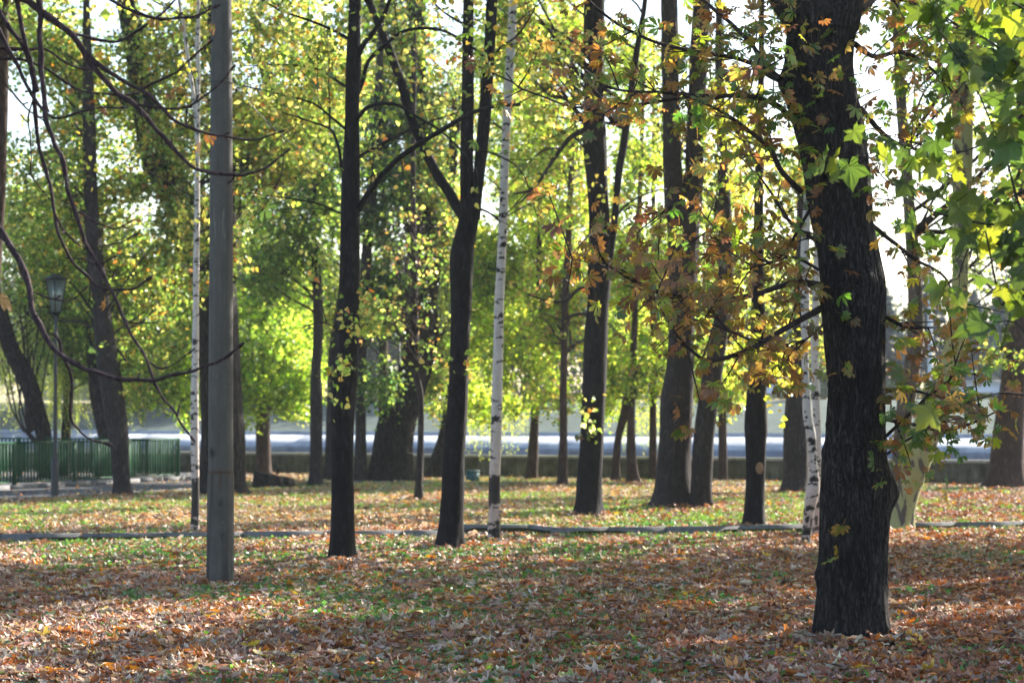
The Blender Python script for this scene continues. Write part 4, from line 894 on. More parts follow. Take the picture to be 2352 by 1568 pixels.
# ivy-clad leaning trunk seen between the pole and the straight tree
tree('ivy_clad_tree', 'leaning trunk thick with leaves seen between grey pole and straight tree',
     [(1100, 742, 790), (1000, 748, 792), (900, 752, 792), (800, 756, 796), (700, 772, 810), (600, 782, 820), (520, 762, 806), (450, 720, 772), (380, 680, 730), (300, 640, 686), (200, 606, 640)], Y=54, mat='ridged_bark', sides=28,
     blobs=[(700, 380, 60, 120, -.5, .6, 1.4), (640, 300, 110, 140, .8, 1.4), (780, 700, 70, 130, .8, 1), (560, 420, 80, 120, .8, 1)], palette=GREEN + MIXED, lai=1.8, topz=11, seed=27, nl=20, upper=[(0, 0, 12.5, 3.4, 1.5)])
for k, (x, wd, blb, pl, lb) in enumerate([
    (1660, 22, [(1660, 880, 60, 70, 0, 1.4), (1640, 820, 70, 110, 0, 2), (1680, 620, 100, 120, 0, 2), (1640, 440, 90, 100, 0, 2, .7)], LIME, 'slender trunk by the wall half hidden behind the leaning grey trunk'),
    (520, 30, [(500, 760, 120, 120, 0, 2, .7), (540, 560, 120, 110, 0, 2, .8), (520, 330, 100, 120, 0, 2, .6)], GREEN + LIME[:2], 'slender trunk by the wall hidden behind the grey pole'),
    (1500, 20, [(1530, 760, 70, 140, 0, 2, .8), (1520, 560, 90, 110, 0, 2, .8), (1400, 900, 60, 80, 0, 2)], LIME, 'slender trunk by the wall just left of the wide double trunk'),
    (880, 26, [(1060, 240, 90, 110, 0, 2, .5), (820, 180, 120, 130, 0, 2, .7), (1000, 420, 90, 110, 0, 2, .8)], MIXED, 'slender trunk by the wall hidden behind the huge ridged trunk')]):
    Yk = 57 / (1 + .63 * (x - 1176) / FPX) - 1.2; yb = HZ + FPX * CH / Yk
    tree('lime_tree', lb, [(yb, x - wd / 2, x + wd / 2), (950, x - wd * .42, x + wd * .42), (700, x - wd * .3, x + wd * .38), (450, x - wd * .2, x + wd * .3)], Y=Yk, mat='brown_bark', blobs=blb, palette=pl, lai=2.1, topz=11, seed=30 + k, nl=14, upper=[(0, 0, 13, 3, 1.4)])
# unseen trees added right of the frame to shade the near lawn
for k, (x_, y_, r_, z_) in enumerate([(7.6, 18.5, 3.2, 7.0), (12.5, 22.5, 3.6, 7.5), (10.5, 29.5, 3.4, 8.0), (16.5, 28.0, 3.8, 8.2), (13.0, 33.0, 3.0, 8.2), (9.0, 24.0, 2.6, 7.2), (6.2, 22.0, 2.0, 6.8)]):
    px = 1176 + x_ / y_ * FPX; kk = ppm(y_)
    tree('park_tree', ['broad leafy tree beyond the right edge near the chestnut', 'broad leafy tree beyond the right edge, two rows back', 'tall leafy tree beyond the right edge by the path', 'tall leafy tree far beyond the right edge by the path', 'tall leafy tree beyond the right edge just past the path', 'rounded leafy tree beyond the right edge in front of the path', 'small leafy tree beyond the right edge behind the thick chestnut'][k],
         [(HZ + FPX * CH / y_, px - .2 * kk, px + .2 * kk), (HZ - 1.5 * kk, px - .16 * kk, px + .16 * kk), (HZ - 3.5 * kk, px - .12 * kk, px + .12 * kk)], Y=y_, mat='dark_bark', topz=z_, sides=16, palette=GREEN, seed=50 + k, upper=[(0, 0, z_ - 1.2, r_, r_ * .6)], ulai=2.2, group='park trees beyond the right edge')

# hanging willow rods at the left, and thin drooping rods over the wall in the middle
def rods(name_owner, blocks, palette, size=.07):
    o = [t_ for t_ in C.objects if t_.get('label', '').startswith(name_owner)][0]; a = Acc(3)
    for (x, y, rx, ry, Y, n, ln) in blocks: strands(a, at(x, y, Y), np.array([rx / ppm(Y), 1.0, ry / ppm(Y)]), n, ln, size, palette)
    build('hanging_rods', a, M['leaf'], o)
rods('black bent willow', [(60, 790, 120, 50, 57.6, 300, 1.9), (30, 700, 90, 40, 57.4, 120, 1.6)], WILLOW)
rods('dark trunk behind the green', [(200, 830, 110, 40, 58.2, 260, 1.5)], WILLOW)
rods('huge flared', [(1130, 940, 80, 25, 57.2, 70, 1.0), (990, 700, 40, 50, 53.5, 60, 1.2)], [(1, (.3, .33, .06))])
rods('slender trunk by the wall just left', [(1470, 940, 50, 30, 57, 50, .9)], [(1, (.3, .33, .06))])

# ------------------------------------------------------------------ bare chestnut boughs hanging in at upper left
YB = 9.2
root = np.array([-4.2, 8.6, 0.0])
bt = thing('horse_chestnut_tree', 'nearly bare horse chestnut whose drooping purple brown boughs hang across the upper left', 'tree', root)
a = Acc(4); TP = spline(np.array([[-4.2, 8.6, -.05, .24], [-4.15, 8.6, 1.2, .2], [-4.1, 8.7, 2.6, .18], [-3.9, 8.8, 4.2, .14], [-3.7, 8.8, 6.0, .08]]), .08)
tube(a, TP[:, :3], TP[:, 3], 36, wob=.05); build('trunk', a, M['chestnut_bark'], bt, True)
hubA, hubB, hubC = np.array([-3.95, 8.75, 3.6]), np.array([-4.05, 8.7, 2.7]), np.array([-3.9, 8.8, 4.3])
LB = [
    ([(64, 0), (95, 32), (130, 58), (165, 84), (203, 136), (229, 174), (260, 203), (307, 237), (347, 284), (396, 338), (428, 373), (463, 393), (544, 406), (575, 403), (600, 393), (625, 380), (655, 358)], 0, 17, 4, 'A', 1.0),
    ([(195, 120), (240, 159), (289, 185), (324, 203), (367, 243), (405, 281), (451, 301), (503, 315), (544, 320), (585, 318), (635, 305)], -.1, 11, 4, None, .6),
    ([(324, 203), (367, 188), (414, 159), (451, 127), (474, 100)], -.2, 6, 4, None, 0), ([(307, 237), (376, 249), (425, 249), (463, 229), (500, 198), (527, 165)], -.2, 6, 4, None, 0),
    ([(165, 81), (203, 90), (246, 97), (281, 93), (324, 67), (353, 43), (400, 3)], .2, 8, 5, None, .2), ([(225, -20), (257, 0), (318, 26), (359, 39), (405, 42), (451, 35), (486, 17)], .1, 9, 5, 'C', .3),
    ([(34, -20), (38, 0), (49, 58), (64, 116), (72, 159), (78, 217), (84, 260), (90, 318), (104, 376), (119, 435), (129, 495), (141, 546), (165, 597), (196, 634), (235, 664), (301, 667), (331, 649)], .1, 12, 5, 'C', .6),
    ([(85, -10), (90, 29), (90, 101), (95, 159), (100, 217), (107, 275), (121, 324), (139, 359), (150, 400), (156, 435), (174, 489), (196, 552), (223, 597), (241, 640), (262, 685), (283, 727), (301, 769), (334, 826), (352, 874), (370, 910), (400, 943), (422, 973), (440, 995)], -.2, 13, 5, 'C', 1.0),
    ([(-30, 480), (0, 534), (24, 576), (48, 616), (63, 655), (72, 712), (96, 757), (123, 802), (169, 829), (211, 853), (265, 868), (340, 871), (406, 862), (451, 847), (512, 826), (544, 802)], -.5, 17, 6, 'B', .8),
    ([(-20, 40), (0, 72), (35, 145), (52, 185), (75, 220), (110, 260), (139, 269), (179, 260), (214, 250), (272, 243)], 0, 11, 4, 'A', .3),
    ([(-20, 104), (0, 108), (64, 110), (90, 107), (116, 116), (150, 139), (185, 159), (229, 162)], .2, 8, 4, 'A', .3), ([(-20, 132), (0, 135), (43, 136), (69, 142), (116, 162), (162, 197), (203, 211), (260, 216), (300, 212)], .1, 8, 4, 'A', .3),
    ([(115, 762), (137, 784), (159, 840), (167, 877), (163, 958), (178, 984), (204, 1006), (237, 1016)], .1, 8, 4, None, .2), ([(69, 664), (99, 679), (135, 691), (172, 685), (193, 670)], -.2, 5, 3, None, 0),
    ([(655, 358), (652, 395), (635, 435), (612, 474)], .1, 3, 2, None, 0), ([(181, 489), (226, 513), (262, 521), (289, 513)], -.1, 5, 3, None, 0), ([(334, 826), (361, 844), (391, 846), (430, 817)], -.1, 5, 3, None, 0), ([(283, 727), (305, 740), (345, 744)], -.1, 4, 3, None, 0),
    ([(262, 590), (225, 610), (196, 600), (165, 592)], .1, 5, 3, None, 0), ([(5, 185), (30, 215), (60, 250), (97, 276)], .2, 5, 4, None, 0), ([(78, 217), (68, 280), (74, 330), (76, 400), (110, 450)], .3, 4, 3, None, 0),
    ([(84, 210), (60, 120), (20, 60), (-10, 0)], .2, 12, 9, None, .2), ([(130, 495), (160, 545), (200, 575), (262, 560), (300, 545)], .1, 5, 3, None, 0)]
tw = Acc(4); BT = []
for px, dY, r0, r1, hub, sh in LB:
    S = branch_pts(px, YB + .05, dY, r0=r0, r1=r1, step=.03)
    if hub:
        h = dict(A=hubA, B=hubB, C=hubC)[hub]; m = (h + S[0, :3]) / 2 + [0, 0, .15]; pre = spline(np.array([[*h, S[0, 3] * 2.0], [*m, S[0, 3] * 1.5], [*S[0, :3], S[0, 3]]]), .08)[:-1]; S = np.vstack([pre, S])
    S[:, :3] += np.stack([fbm(S[:, :3] * 7 + q_, 3) - .5 for q_ in (0, 31, 57)], 1) * .035
    k = np.arange(len(S)); S[:, 3] *= 1 + .28 * np.exp(-((k % 9) - 4.) ** 2 / 1.2)      # swollen nodes
    a = Acc(4); tube(a, S[:, :3], S[:, 3], 10, wob=.08); build('branch', a, M['purple_twig'], bt, True)
    BT.append(S[-1]); e = S[-1, :3]; d = unit(S[-1, :3] - S[-4, :3]); tube(tw, np.array([e - d * .004, e + d * .012, e + d * .03, e + d * .042]), np.array([.4, 1.7, 1.3, .2]) * S[-1, 3], 6)
    for q in range(int(len(S) * .10)):
        i = rng.integers(len(S) // 4, len(S) - 1); p = S[i, :3]; T = unit(S[i + 1, :3] - S[i - 1, :3]); d = unit(T * .4 + rng.normal(0, .6, 3)); l = rng.choice([.02, .035, .06, .12], p=[.4, .35, .17, .08])
        tube(tw, np.array([p, p + d * l * .6, p + d * l + [0, 0, l * .2], p + d * (l + .012) + [0, 0, l * .2]]), np.array([.004, .0032, .0045, .001]) if l < .1 else np.array([.004, .003, .003, .001]), 5)
build('twigs', tw, M['purple_twig'], bt, True)
la = Acc(3); lp = [(610, 480, 0, .085), (470, 225, .6, .05), (225, 120, 1, .08), (355, 45, .9, .08), (480, 310, .8, .08), (240, 690, 1, .08), (205, 235, .8, .08), (455, 330, .9, .08), (405, 205, .8, .07), (265, 245, .2, .08),
                    (262, 515, .9, .05), (245, 255, .9, .07), (0, 683, .9, .13), (160, 205, .9, .05), (490, 60, .3, .07), (415, 60, .9, .06), (390, 215, 1, .06)]
m = len(lp); pos = np.array([at(x, y, YB + .1) for x, y, b, s in lp])
scatter(la, T_CHEST, pos, frames(rng.normal(0, .5, (m, 3)) + [0, 0, -.7], rng.normal(0, .6, (m, 3)) + [0, -.7, .5]), np.array([l[3] * (1 if l[2] == 0 else .62) for l in lp]), np.tile([.09, .15, .03], (m, 1)), np.array([l[2] for l in lp]), pal(m, BRN, .1)); build('leaves', la, M['leaf_near'], bt)

# ------------------------------------------------------------------ green maple leaves hanging in at the right
root = np.array([4.0, 10.1, 0.]); mt = thing('maple_tree', 'maple whose broad green lobed leaves hang in at the upper right, nearest the camera', 'tree', root)
a = Acc(4); TP = spline(np.array([[4.0, 10.1, -.05, .16], [3.98, 10.1, 1.2, .14], [3.9, 10.1, 2.6, .12], [3.8, 10.0, 4.9, .07]]), .1); tube(a, TP[:, :3], TP[:, 3], 30, wob=.04); build('trunk', a, M['dark_bark'], mt, True)
YM = 9.8
RB = [([(2380, 560), (2340, 470), (2310, 360), (2280, 290), (2240, 200), (2190, 120), (2150, 60)], -.3), ([(2400, 540), (2352, 520), (2270, 515), (2190, 500), (2130, 480), (2080, 440), (2030, 410), (1990, 350), (1968, 330)], .3),
      ([(2400, 900), (2352, 906), (2300, 902), (2250, 915), (2215, 925)], -.1), ([(2300, 700), (2285, 640), (2270, 560), (2262, 520)], 0.1), ([(2420, 200), (2352, 160), (2280, 100), (2200, 60), (2140, 10)], .2),
      ([(2420, 300), (2350, 330), (2290, 320), (2200, 350), (2110, 330), (2040, 310)], .4), ([(2420, 650), (2352, 640), (2290, 660), (2240, 700)], -.3), ([(2420, 420), (2352, 440), (2300, 470), (2230, 560), (2200, 640)], .1),
      ([(2420, 50), (2350, 20), (2280, -20), (2200, -60)], 0), ([(2420, 820), (2370, 780), (2330, 740), (2290, 740)], .2)]
tw = Acc(4); mp = []
wts = [42, 28, 5, 12, 48, 34, 12, 26, 44, 12]
for (px, dY), nn in zip(RB, wts):
    S = branch_pts(px, YM + rng.uniform(-.3, .5), dY, r0=7, r1=2.5, step=.04); h = np.array([3.85, 10.0, min(4.2, S[0, 2] + .5)]); m_ = (h + S[0, :3]) / 2 + [0, 0, .1]
    S = np.vstack([spline(np.array([[*h, .02], [*m_, .012], [*S[0, :3], S[0, 3]]]), .08)[:-1], S]); a = Acc(4); tube(a, S[:, :3], S[:, 3], 8, wob=.06); build('branch', a, M['twig'], mt, True)
    n0 = 8
    for q in range(nn):
        i = rng.integers(n0, len(S)); p = S[i, :3]; d = rng.normal(0, .5, 3) + [0, 0, -.25]; d = unit(d) * rng.uniform(.05, .2); e = p + d; tube(tw, np.array([p, p + d * .5 + [0, 0, .008], e]), .0017, 4); mp.append(e)
build('twigs', tw, M['twig'], mt, True)
mp = np.array(mp); m = len(mp); la = Acc(3)
scatter(la, T_MAPLE, mp, frames(rng.normal(0, .5, (m, 3)) + [0, 0, -.9], rng.normal(0, .55, (m, 3)) + [-.2, -.75, .55]), .185 * rng.uniform(.6, 1.2, m),
        pal(m, [(5, (.07, .11, .02)), (3, (.11, .15, .022)), (1.5, (.20, .22, .03))], .2), rng.beta(.5, 9, m), pal(m, [(3, (.28, .27, .05)), (1, (.24, .15, .05))], .2)); build('crown', la, M['leaf_near'], mt)

# ------------------------------------------------------------------ street furniture
def lamp(label, x, Y, yb=None, shift=0.0):
    c = at(x, HZ + FPX * CH / Y, Y); t = thing('street_lamp', label, 'street lamp', (c[0], c[1], 0), 'park lanterns')
    X, Yy = c[0], c[1]
    def rod(z0, z1, r0, r1, name, sides=16, mat='lamp_metal'):
        a = Acc(4); zz = np.linspace(z0, z1, 6); tube(a, np.stack([X + 0 * zz, Yy + 0 * zz, zz], 1), np.linspace(r0, r1, 6), sides); return build(name, a, M[mat], t, True)
    rod(-.05, .70, .074, .068, 'base_sleeve'); rod(.70, .73, .082, .05, 'sleeve_collar'); rod(.72, 3.38, .040, .028, 'post')
    z0, z1, r0, r1 = 3.40, 4.02, .085, .19; an = [math.pi / 4 + shift + k * math.pi / 2 for k in range(4)]
    rod(3.36, 3.42, .05, .10, 'lantern_base', 12, 'black_metal')
    for k in range(4):
        a0, a1 = an[k], an[(k + 1) % 4]; a = Acc(4)
        P0, P1 = np.array([X + r0 * math.cos(a0), Yy + r0 * math.sin(a0), z0]), np.array([X + r1 * math.cos(a0), Yy + r1 * math.sin(a0), z1]); tube(a, np.array([P0, (P0 + P1) / 2, P1]), .013, 6)
        Q0, Q1 = np.array([X + r0 * math.cos(a1), Yy + r0 * math.sin(a1), z0]), np.array([X + r1 * math.cos(a1), Yy + r1 * math.sin(a1), z1])
        tube(a, np.array([P0, (P0 + Q0) / 2, Q0]), .012, 6); tube(a, np.array([P1, (P1 + Q1) / 2, Q1]), .012, 6); build('lantern_frame', a, M['black_metal'], t, True)
        g = Acc(4); ins = np.array([X, Yy, 0]) * .03; f = lambda v: np.array([v[0] * .97 + X * .03, v[1] * .97 + Yy * .03, v[2]])
        W = np.array([f(P0), f(Q0), f(Q1), f(P1)]); g.add(np.vstack([W, W * 1.0 + (np.array([X, Yy, 0]) - W) * [.02, .02, 0]]), QB); build('glass_pane', g, M['glass'], t)
    a = Acc(4); box(a, (X, Yy, 4.035), (.33, .33, .03), shift + 0); box(a, (X, Yy, 4.085), (.29, .29, .07), shift, .35); build('lantern_roof', a, M['black_metal'], t)
lamp('park lantern on a grey post standing before the green fence', 126, gy(1143), shift=R(47))
lamp('distant park lantern partly hidden by foliage behind the straight dark tree', 916, 57.4, shift=R(40))

def fence(label, P, Q, gname, end=True):
    P, Q = np.array(P), np.array(Q); d = Q - P; L_ = np.linalg.norm(d); ang = math.atan2(d[1], d[0]); u = d / L_; t = thing('metal_fence', label, 'fence', (P[0], P[1], 0), gname); H = .98
    m = max(1, round(L_ / 2.3)); pl = L_ / m; post = None
    for k in range(m):
        s = P + u * pl * k; c = s + u * pl / 2
        a = Acc(4); box(a, (c[0], c[1], H - .02), (pl - .10, .045, .035), ang); build('top_rail', a, M['green_paint'], t)
        a = Acc(4); box(a, (c[0], c[1], .15), (pl - .10, .04, .03), ang); build('bottom_rail', a, M['green_paint'], t)
        nb = int((pl - .14) / .125); a = Acc(4)
        for j in range(nb):
            q = s + u * (.10 + (pl - .20) * (j + .5) / nb); box(a, (q[0], q[1], .555), (.036, .026, .79), ang)
        tag(build('bars', a, M['green_paint'], t))
        for off in (.03, pl - .03):
            q = s + u * off; a = Acc(4); box(a, (q[0], q[1], .49), (.05, .05, 1.0), ang); build('post', a, M['green_paint'], t)
    return t
cor = at(411, 1102, gy(1102)); lf = at(0, 1125, gy(1125)); far_l = lf + (lf - cor) * .55
fence('green railing running from the left edge to its corner by the path, front side', far_l[:2], cor[:2], 'green metal railings')
bk = at(0, 1095, 57.6)
fence('green railing behind the front one, running left from the same corner', cor[:2] + [-.05, .12], (bk[0] - 1.5, bk[1] + .4), 'green metal railings')
a = Acc(4); d = cor[:2] - far_l[:2]; L_ = np.linalg.norm(d); ang = math.atan2(d[1], d[0]); nrm = np.array([math.sin(ang), -math.cos(ang)])
for k in range(11):
    c = far_l[:2] + d * (k + .5) / 11 + nrm * .12; box(a, (c[0], c[1], .04), (L_ / 11 - .012, .10, .12), ang)
tag(build('fence_kerb', a, M['kerb']), kind='structure')
# path in front of the railing
P0 = at(-200, 1140, gy(1136)); a = Acc(4); e = 1.0
xs = np.linspace(far_l[0] - 2, cor[0] + 2.2, 24); yl = np.interp(xs, [far_l[0], cor[0]], [far_l[1], cor[1]]) - .35; ye = at_line(KE, xs) + .02
yl = np.minimum(np.maximum(yl, ye + .3), wallY(xs) - .5)
V = np.concatenate([np.stack([xs, ye, np.full(24, .012)], 1), np.stack([xs, yl, np.full(24, .012)], 1)]); i = np.arange(23); a.add(V, np.stack([i, i + 1, i + 25, i + 24], 1)); tag(build('fence_path', a, M['asphalt']), kind='structure')

# stump
YS = gy(1120); base = at(625, 1120, YS); base[2] = 0; t = thing('tree_stump', 'wide dark tree stump with a slanting cut beside the wall path', 'stump', base)
ns, nr_ = 56, 12; an = np.linspace(0, 2 * math.pi, ns, endpoint=False); V = []
for k in range(nr_):
    f = k / (nr_ - 1); r = .40 * (1.1 - .14 * f) * (1 + .10 * np.sin(an * 3 + 1) + .05 * np.sin(an * 11) + .05 * np.sin(an * 23)); h = .36 - .15 * (np.cos(an) * .5 + .5); V.append(np.stack([base[0] + r * np.cos(an), base[1] + r * np.sin(an), f * h - .04 * (1 - f)], 1))
V = np.concatenate(V); idx = np.arange(nr_ * ns).reshape(nr_, ns); nx = np.roll(idx, -1, 1); a = Acc(4); a.add(V, np.stack([idx[:-1], nx[:-1], nx[1:], idx[1:]], -1).reshape(-1, 4)); build('bark_side', a, M['ridged_bark'], t, True)
a = Acc(3); top = V[-ns:]; mid = top.mean(0) + [0, 0, .01]; a.add(np.vstack([mid, top]), np.array([[0, 1 + k, 1 + (k + 1) % ns] for k in range(ns)])); build('cut_face', a, M['ridged_bark'], t)
a = Acc(4); box(a, (base[0] + .12, base[1] - .05, .36), (.07, .05, .12), .3, .3); build('splinter', a, M['ridged_bark'], t)
# teal box
c = at(1085, 1107, gy(1107)); t = thing('utility_box', 'small teal metal box on the ground between the forked tree and the birch', 'utility box', (c[0], c[1], 0))
a = Acc(4); box(a, (c[0], c[1], .125), (.27, .24, .25), .25); build('cabinet', a, M['teal_paint'], t); a = Acc(4); box(a, (c[0], c[1], .262), (.30, .27, .024), .25); build('lid', a, M['teal_paint'], t)
a = Acc(4); box(a, (c[0] + .02, c[1] - .126, .14), (.03, .012, .03), .25); build('latch', a, M['lamp_metal'], t)

# ------------------------------------------------------------------ far side of the river
def car(label, x, Yb, zb, mat):
    c = at(x, 900, Yb); X, Y = c[0], c[1]; ang = WA; cr, sr = math.cos(ang), math.sin(ang)
    t = thing('parked_car', label, 'car', (X, Y, zb)); tr = lambda P: np.stack([X + P[:, 0] * cr - P[:, 1] * sr, Y + P[:, 0] * sr + P[:, 1] * cr, zb + P[:, 2]], 1)
    def loft(pr, wd, tp, name, mt):
        k = len(pr); a = Acc(4); ys = [(-wd, 1), (-wd * .96, tp), (wd * .96, tp), (wd, 1)]
        b = np.array(pr); zc = b[:, 1]; zmin = zc.min(); V = []
        for s, top in ((-1, 0), (1, 0)):
            inset = (zc - zmin) / (zc.max() - zmin + 1e-6) * tp; V.append(np.stack([b[:, 0], s * (wd - inset), zc], 1))
        V = np.concatenate(V); F = [[i, (i + 1) % k, k + (i + 1) % k, k + i] for i in range(k)]; a.add(tr(V), np.array(F))
        cN = len(V); h = k // 2
        for s in (0, k):
            for i in range(h - 1): a.add(np.zeros((0, 3)), np.array([[s + i, s + i + 1, s + k - 2 - i, s + k - 1 - i]]) - a.n)
        return build(name, a, M[mt], t)
    loft([(-2.15, .35), (-2.2, .75), (-1.9, .92), (-.9, .98), (.9, .97), (1.9, .88), (2.2, .7), (2.15, .35), (1.0, .3), (-1.0, .3)], .86, .06, 'body', mat)
    loft([(-1.75, .95), (-1.3, 1.38), (-.4, 1.46), (.5, 1.4), (1.1, .97), (0, .94)], .78, .2, 'windows', 'car_glass'); loft([(-1.32, 1.40), (-1.2, 1.46), (-.4, 1.5), (.45, 1.45), (.5, 1.41), (-.4, 1.42)], .62, .08, 'roof', mat)
    for wx in (-1.35, 1.35):
        for s in (-1, 1):
            a = Acc(4); q = tr(np.array([[wx, s * .80, .31], [wx, s * .75, .31], [wx, s * .66, .31]])); tube(a, q, [.31, .31, .31], 18); w_ = build('wheel', a, M['rubber'], t)
            a = Acc(4); q = tr(np.array([[wx, s * .86, .31], [wx, s * .84, .31], [wx, s * .80, .31]])); tube(a, q, [.17, .18, .18], 14); build('rim', a, M['white_paint'], w_)
u = (1800 - 1176) / FPX
car('pale car parked across the river, seen right of the black scarred trunk', 1790, 141.5 / (1 + .63 * u), 2.5, 'white_car')
car('pale car parked across the river beyond the plane tree', 2245, 141.5 / (1 + .63 * .2), 2.5, 'white_car')
c = at(2137, 900, 108.); t = thing('street_lamp', 'pale tall lamp post across the river beside the plane tree stem', 'street lamp', (c[0], c[1], 2.2))
a = Acc(4); zz = np.linspace(2.1, 9.6, 8); tube(a, np.stack([c[0] + 0 * zz, c[1] + 0 * zz, zz], 1), np.linspace(.13, .09, 8), 12); build('post', a, M['white_paint'], t, True)
a = Acc(4); tube(a, spline(np.array([[c[0], c[1], 9.5], [c[0] - .4, c[1] - .3, 9.95], [c[0] - 1.4, c[1] - .9, 10.1]]), .2), .05, 8); build('arm', a, M['white_paint'], t, True)
a = Acc(4); box(a, (c[0] - 1.6, c[1] - 1.0, 10.1), (.6, .25, .12), .5, .7); build('lamp_head', a, M['lamp_metal'], t)
def house(label, x, Y, wd, ht, mat, nx, nz, rz=WA):
    c = at(x, HZ, Y); t = thing('apartment_building', label, 'building', (c[0], c[1], 3)); zb = 3.0
    a = Acc(4); box(a, (c[0], c[1], zb + ht / 2), (wd, 10, ht), rz); build('wall', a, M[mat], t); a = Acc(4); box(a, (c[0], c[1], zb + ht + .25), (wd + .8, 10.8, .5), rz); build('roof', a, M['roof'], t)
    for i in range(nx):
        for k in range(nz):
            lx = (i + .5) / nx * wd - wd / 2; p = np.array([c[0] + lx * math.cos(rz) + 5.0 * math.sin(rz), c[1] + lx * math.sin(rz) - 5.0 * math.cos(rz)]); z = zb + (k + .55) * ht / nz
            a = Acc(4); box(a, (p[0], p[1], z), (1.5, .16, 1.6), rz); w_ = build('window', a, M['white_paint'], t); a = Acc(4); box(a, (p[0] + .1 * math.sin(rz), p[1] - .1 * math.cos(rz), z), (1.2, .10, 1.3), rz); build('pane', a, M['car_glass'], w_)
house('pale apartment block across the river glimpsed left through the leaves', 330, 215, 20, 11, 'plaster', 6, 4)
house('beige building across the river glimpsed between the trunks at right', 1770, 190, 16, 7, 'plaster', 5, 2)
def far_tree(label, x, Y, wd, z1, palette, seed, size=.30, lai=3.6, zb=2.6):
    c = at(x, HZ, Y); t = thing('riverside_tree', label, 'tree', (c[0], c[1], zb), 'trees across the river'); a = Acc(4); tube(a, np.array([[c[0], c[1], zb - .3], [c[0] + .1, c[1], zb + 2], [c[0], c[1], z1 * .7]]), [.3, .22, .08], 10); build('trunk', a, M['grey_bark'], t, True)
    la = Acc(3); h = (z1 - zb - .6) / 2; n = lai * math.pi * wd * h / (.5 * size * size); cloud(la, np.array([c[0], c[1], zb + .6 + h]), np.array([wd, wd, h]), n, size, palette, T_SIMPLE, twig=1.2, gap=.36, gsc=2.5, seed=seed); build('crown', la, M['leaf_far'], t)
def conifer(label, x, Y, wd, z1, seed, zb=2.6):
    c = at(x, HZ, Y); t = thing('spruce_tree', label, 'tree', (c[0], c[1], zb), 'blue spruces across the river'); a = Acc(4); tube(a, np.array([[c[0], c[1], zb - .3], [c[0], c[1], (zb + z1) / 2], [c[0], c[1], z1]]), [.22, .14, .03], 8); build('trunk', a, M['grey_bark'], t, True)
    n = 9000; f = rng.random(n) ** .7; tier = (np.floor(f * 16) + rng.random(n) * .55) / 16; rad = wd * (tier) * rng.random(n) ** .45; an = rng.uniform(0, 6.28, n); an = an + .35 * np.sin(an * 7 + np.floor(f * 16))
    p = np.stack([c[0] + rad * np.cos(an), c[1] + rad * np.sin(an), z1 - tier * (z1 - zb - .3) - rad * .28], 1); d = np.stack([np.cos(an), np.sin(an), -.35 + 0 * an], 1)
    la = Acc(3); scatter(la, T_NARROW, p, frames(d + rng.normal(0, .3, (n, 3)), rng.normal(0, .3, (n, 3)) + [0, 0, 1]), .42 * rng.uniform(.6, 1.3, n), pal(n, [(1, (.06, .10, .11)), (1, (.09, .14, .15))])); build('crown', la, M['leaf_far'], t)
FL = [(-40, 160, 8, 13, 'leftmost across the river'), (130, 150, 7, 11, 'behind the lantern and willows'), (300, 158, 6, 10, 'behind the curving trunk'), (470, 150, 8, 13, 'behind the grey pole'), (660, 165, 8, 13, 'behind the stump'),
      (850, 160, 8, 13, 'behind the straight dark trunk'), (1040, 155, 8, 13, 'behind the forked tree'), (1220, 150, 7, 12, 'behind the lime trunk'), (1390, 160, 8, 14, 'behind the looping branches'), (1560, 150, 7, 13, 'behind the double trunk'),
      (1700, 162, 5, 10, 'behind the scarred trunk'), (1920, 150, 6, 11, 'behind the thick chestnut'), (2380, 150, 7, 12, 'at the right edge')]
for k, (x, Y, wd, z1, lb) in enumerate(FL): far_tree('hazy green tree across the river, ' + lb, x, Y, wd, z1, [(3, (.06, .09, .05)), (2, (.09, .12, .06)), (1, (.14, .16, .06))], 70 + k)
for k, (x, Y, wd, z1, lb) in enumerate([(2030, 142, 2.4, 9.5, 'just right of the thick chestnut'), (2130, 138, 2.6, 10.5, 'behind the pale lamp post'), (2235, 140, 2.8, 9.0, 'beyond the plane tree'), (2310, 146, 2.6, 10, 'behind the right edge trunk')]): conifer('blue spruce across the river ' + lb, x, Y, wd, z1, k)
# clipped hedge on the far street
a = Acc(3); n = 26000; X = rng.uniform(-25, 45, n); P = np.stack([X, farY(X, 148.5) + rng.normal(0, .35, n), 2.5 + rng.random(n) * 1.0], 1)
scatter(a, T_SIMPLE, P, frames(rng.normal(size=(n, 3)), rng.normal(size=(n, 3))), .16 * rng.uniform(.6, 1.3, n), pal(n, [(1, (.16, .2, .04)), (1, (.1, .15, .04))])); tag(build('hedge', a, M['leaf_far']), 'long clipped yellow green hedge along the street across the river', 'hedge')

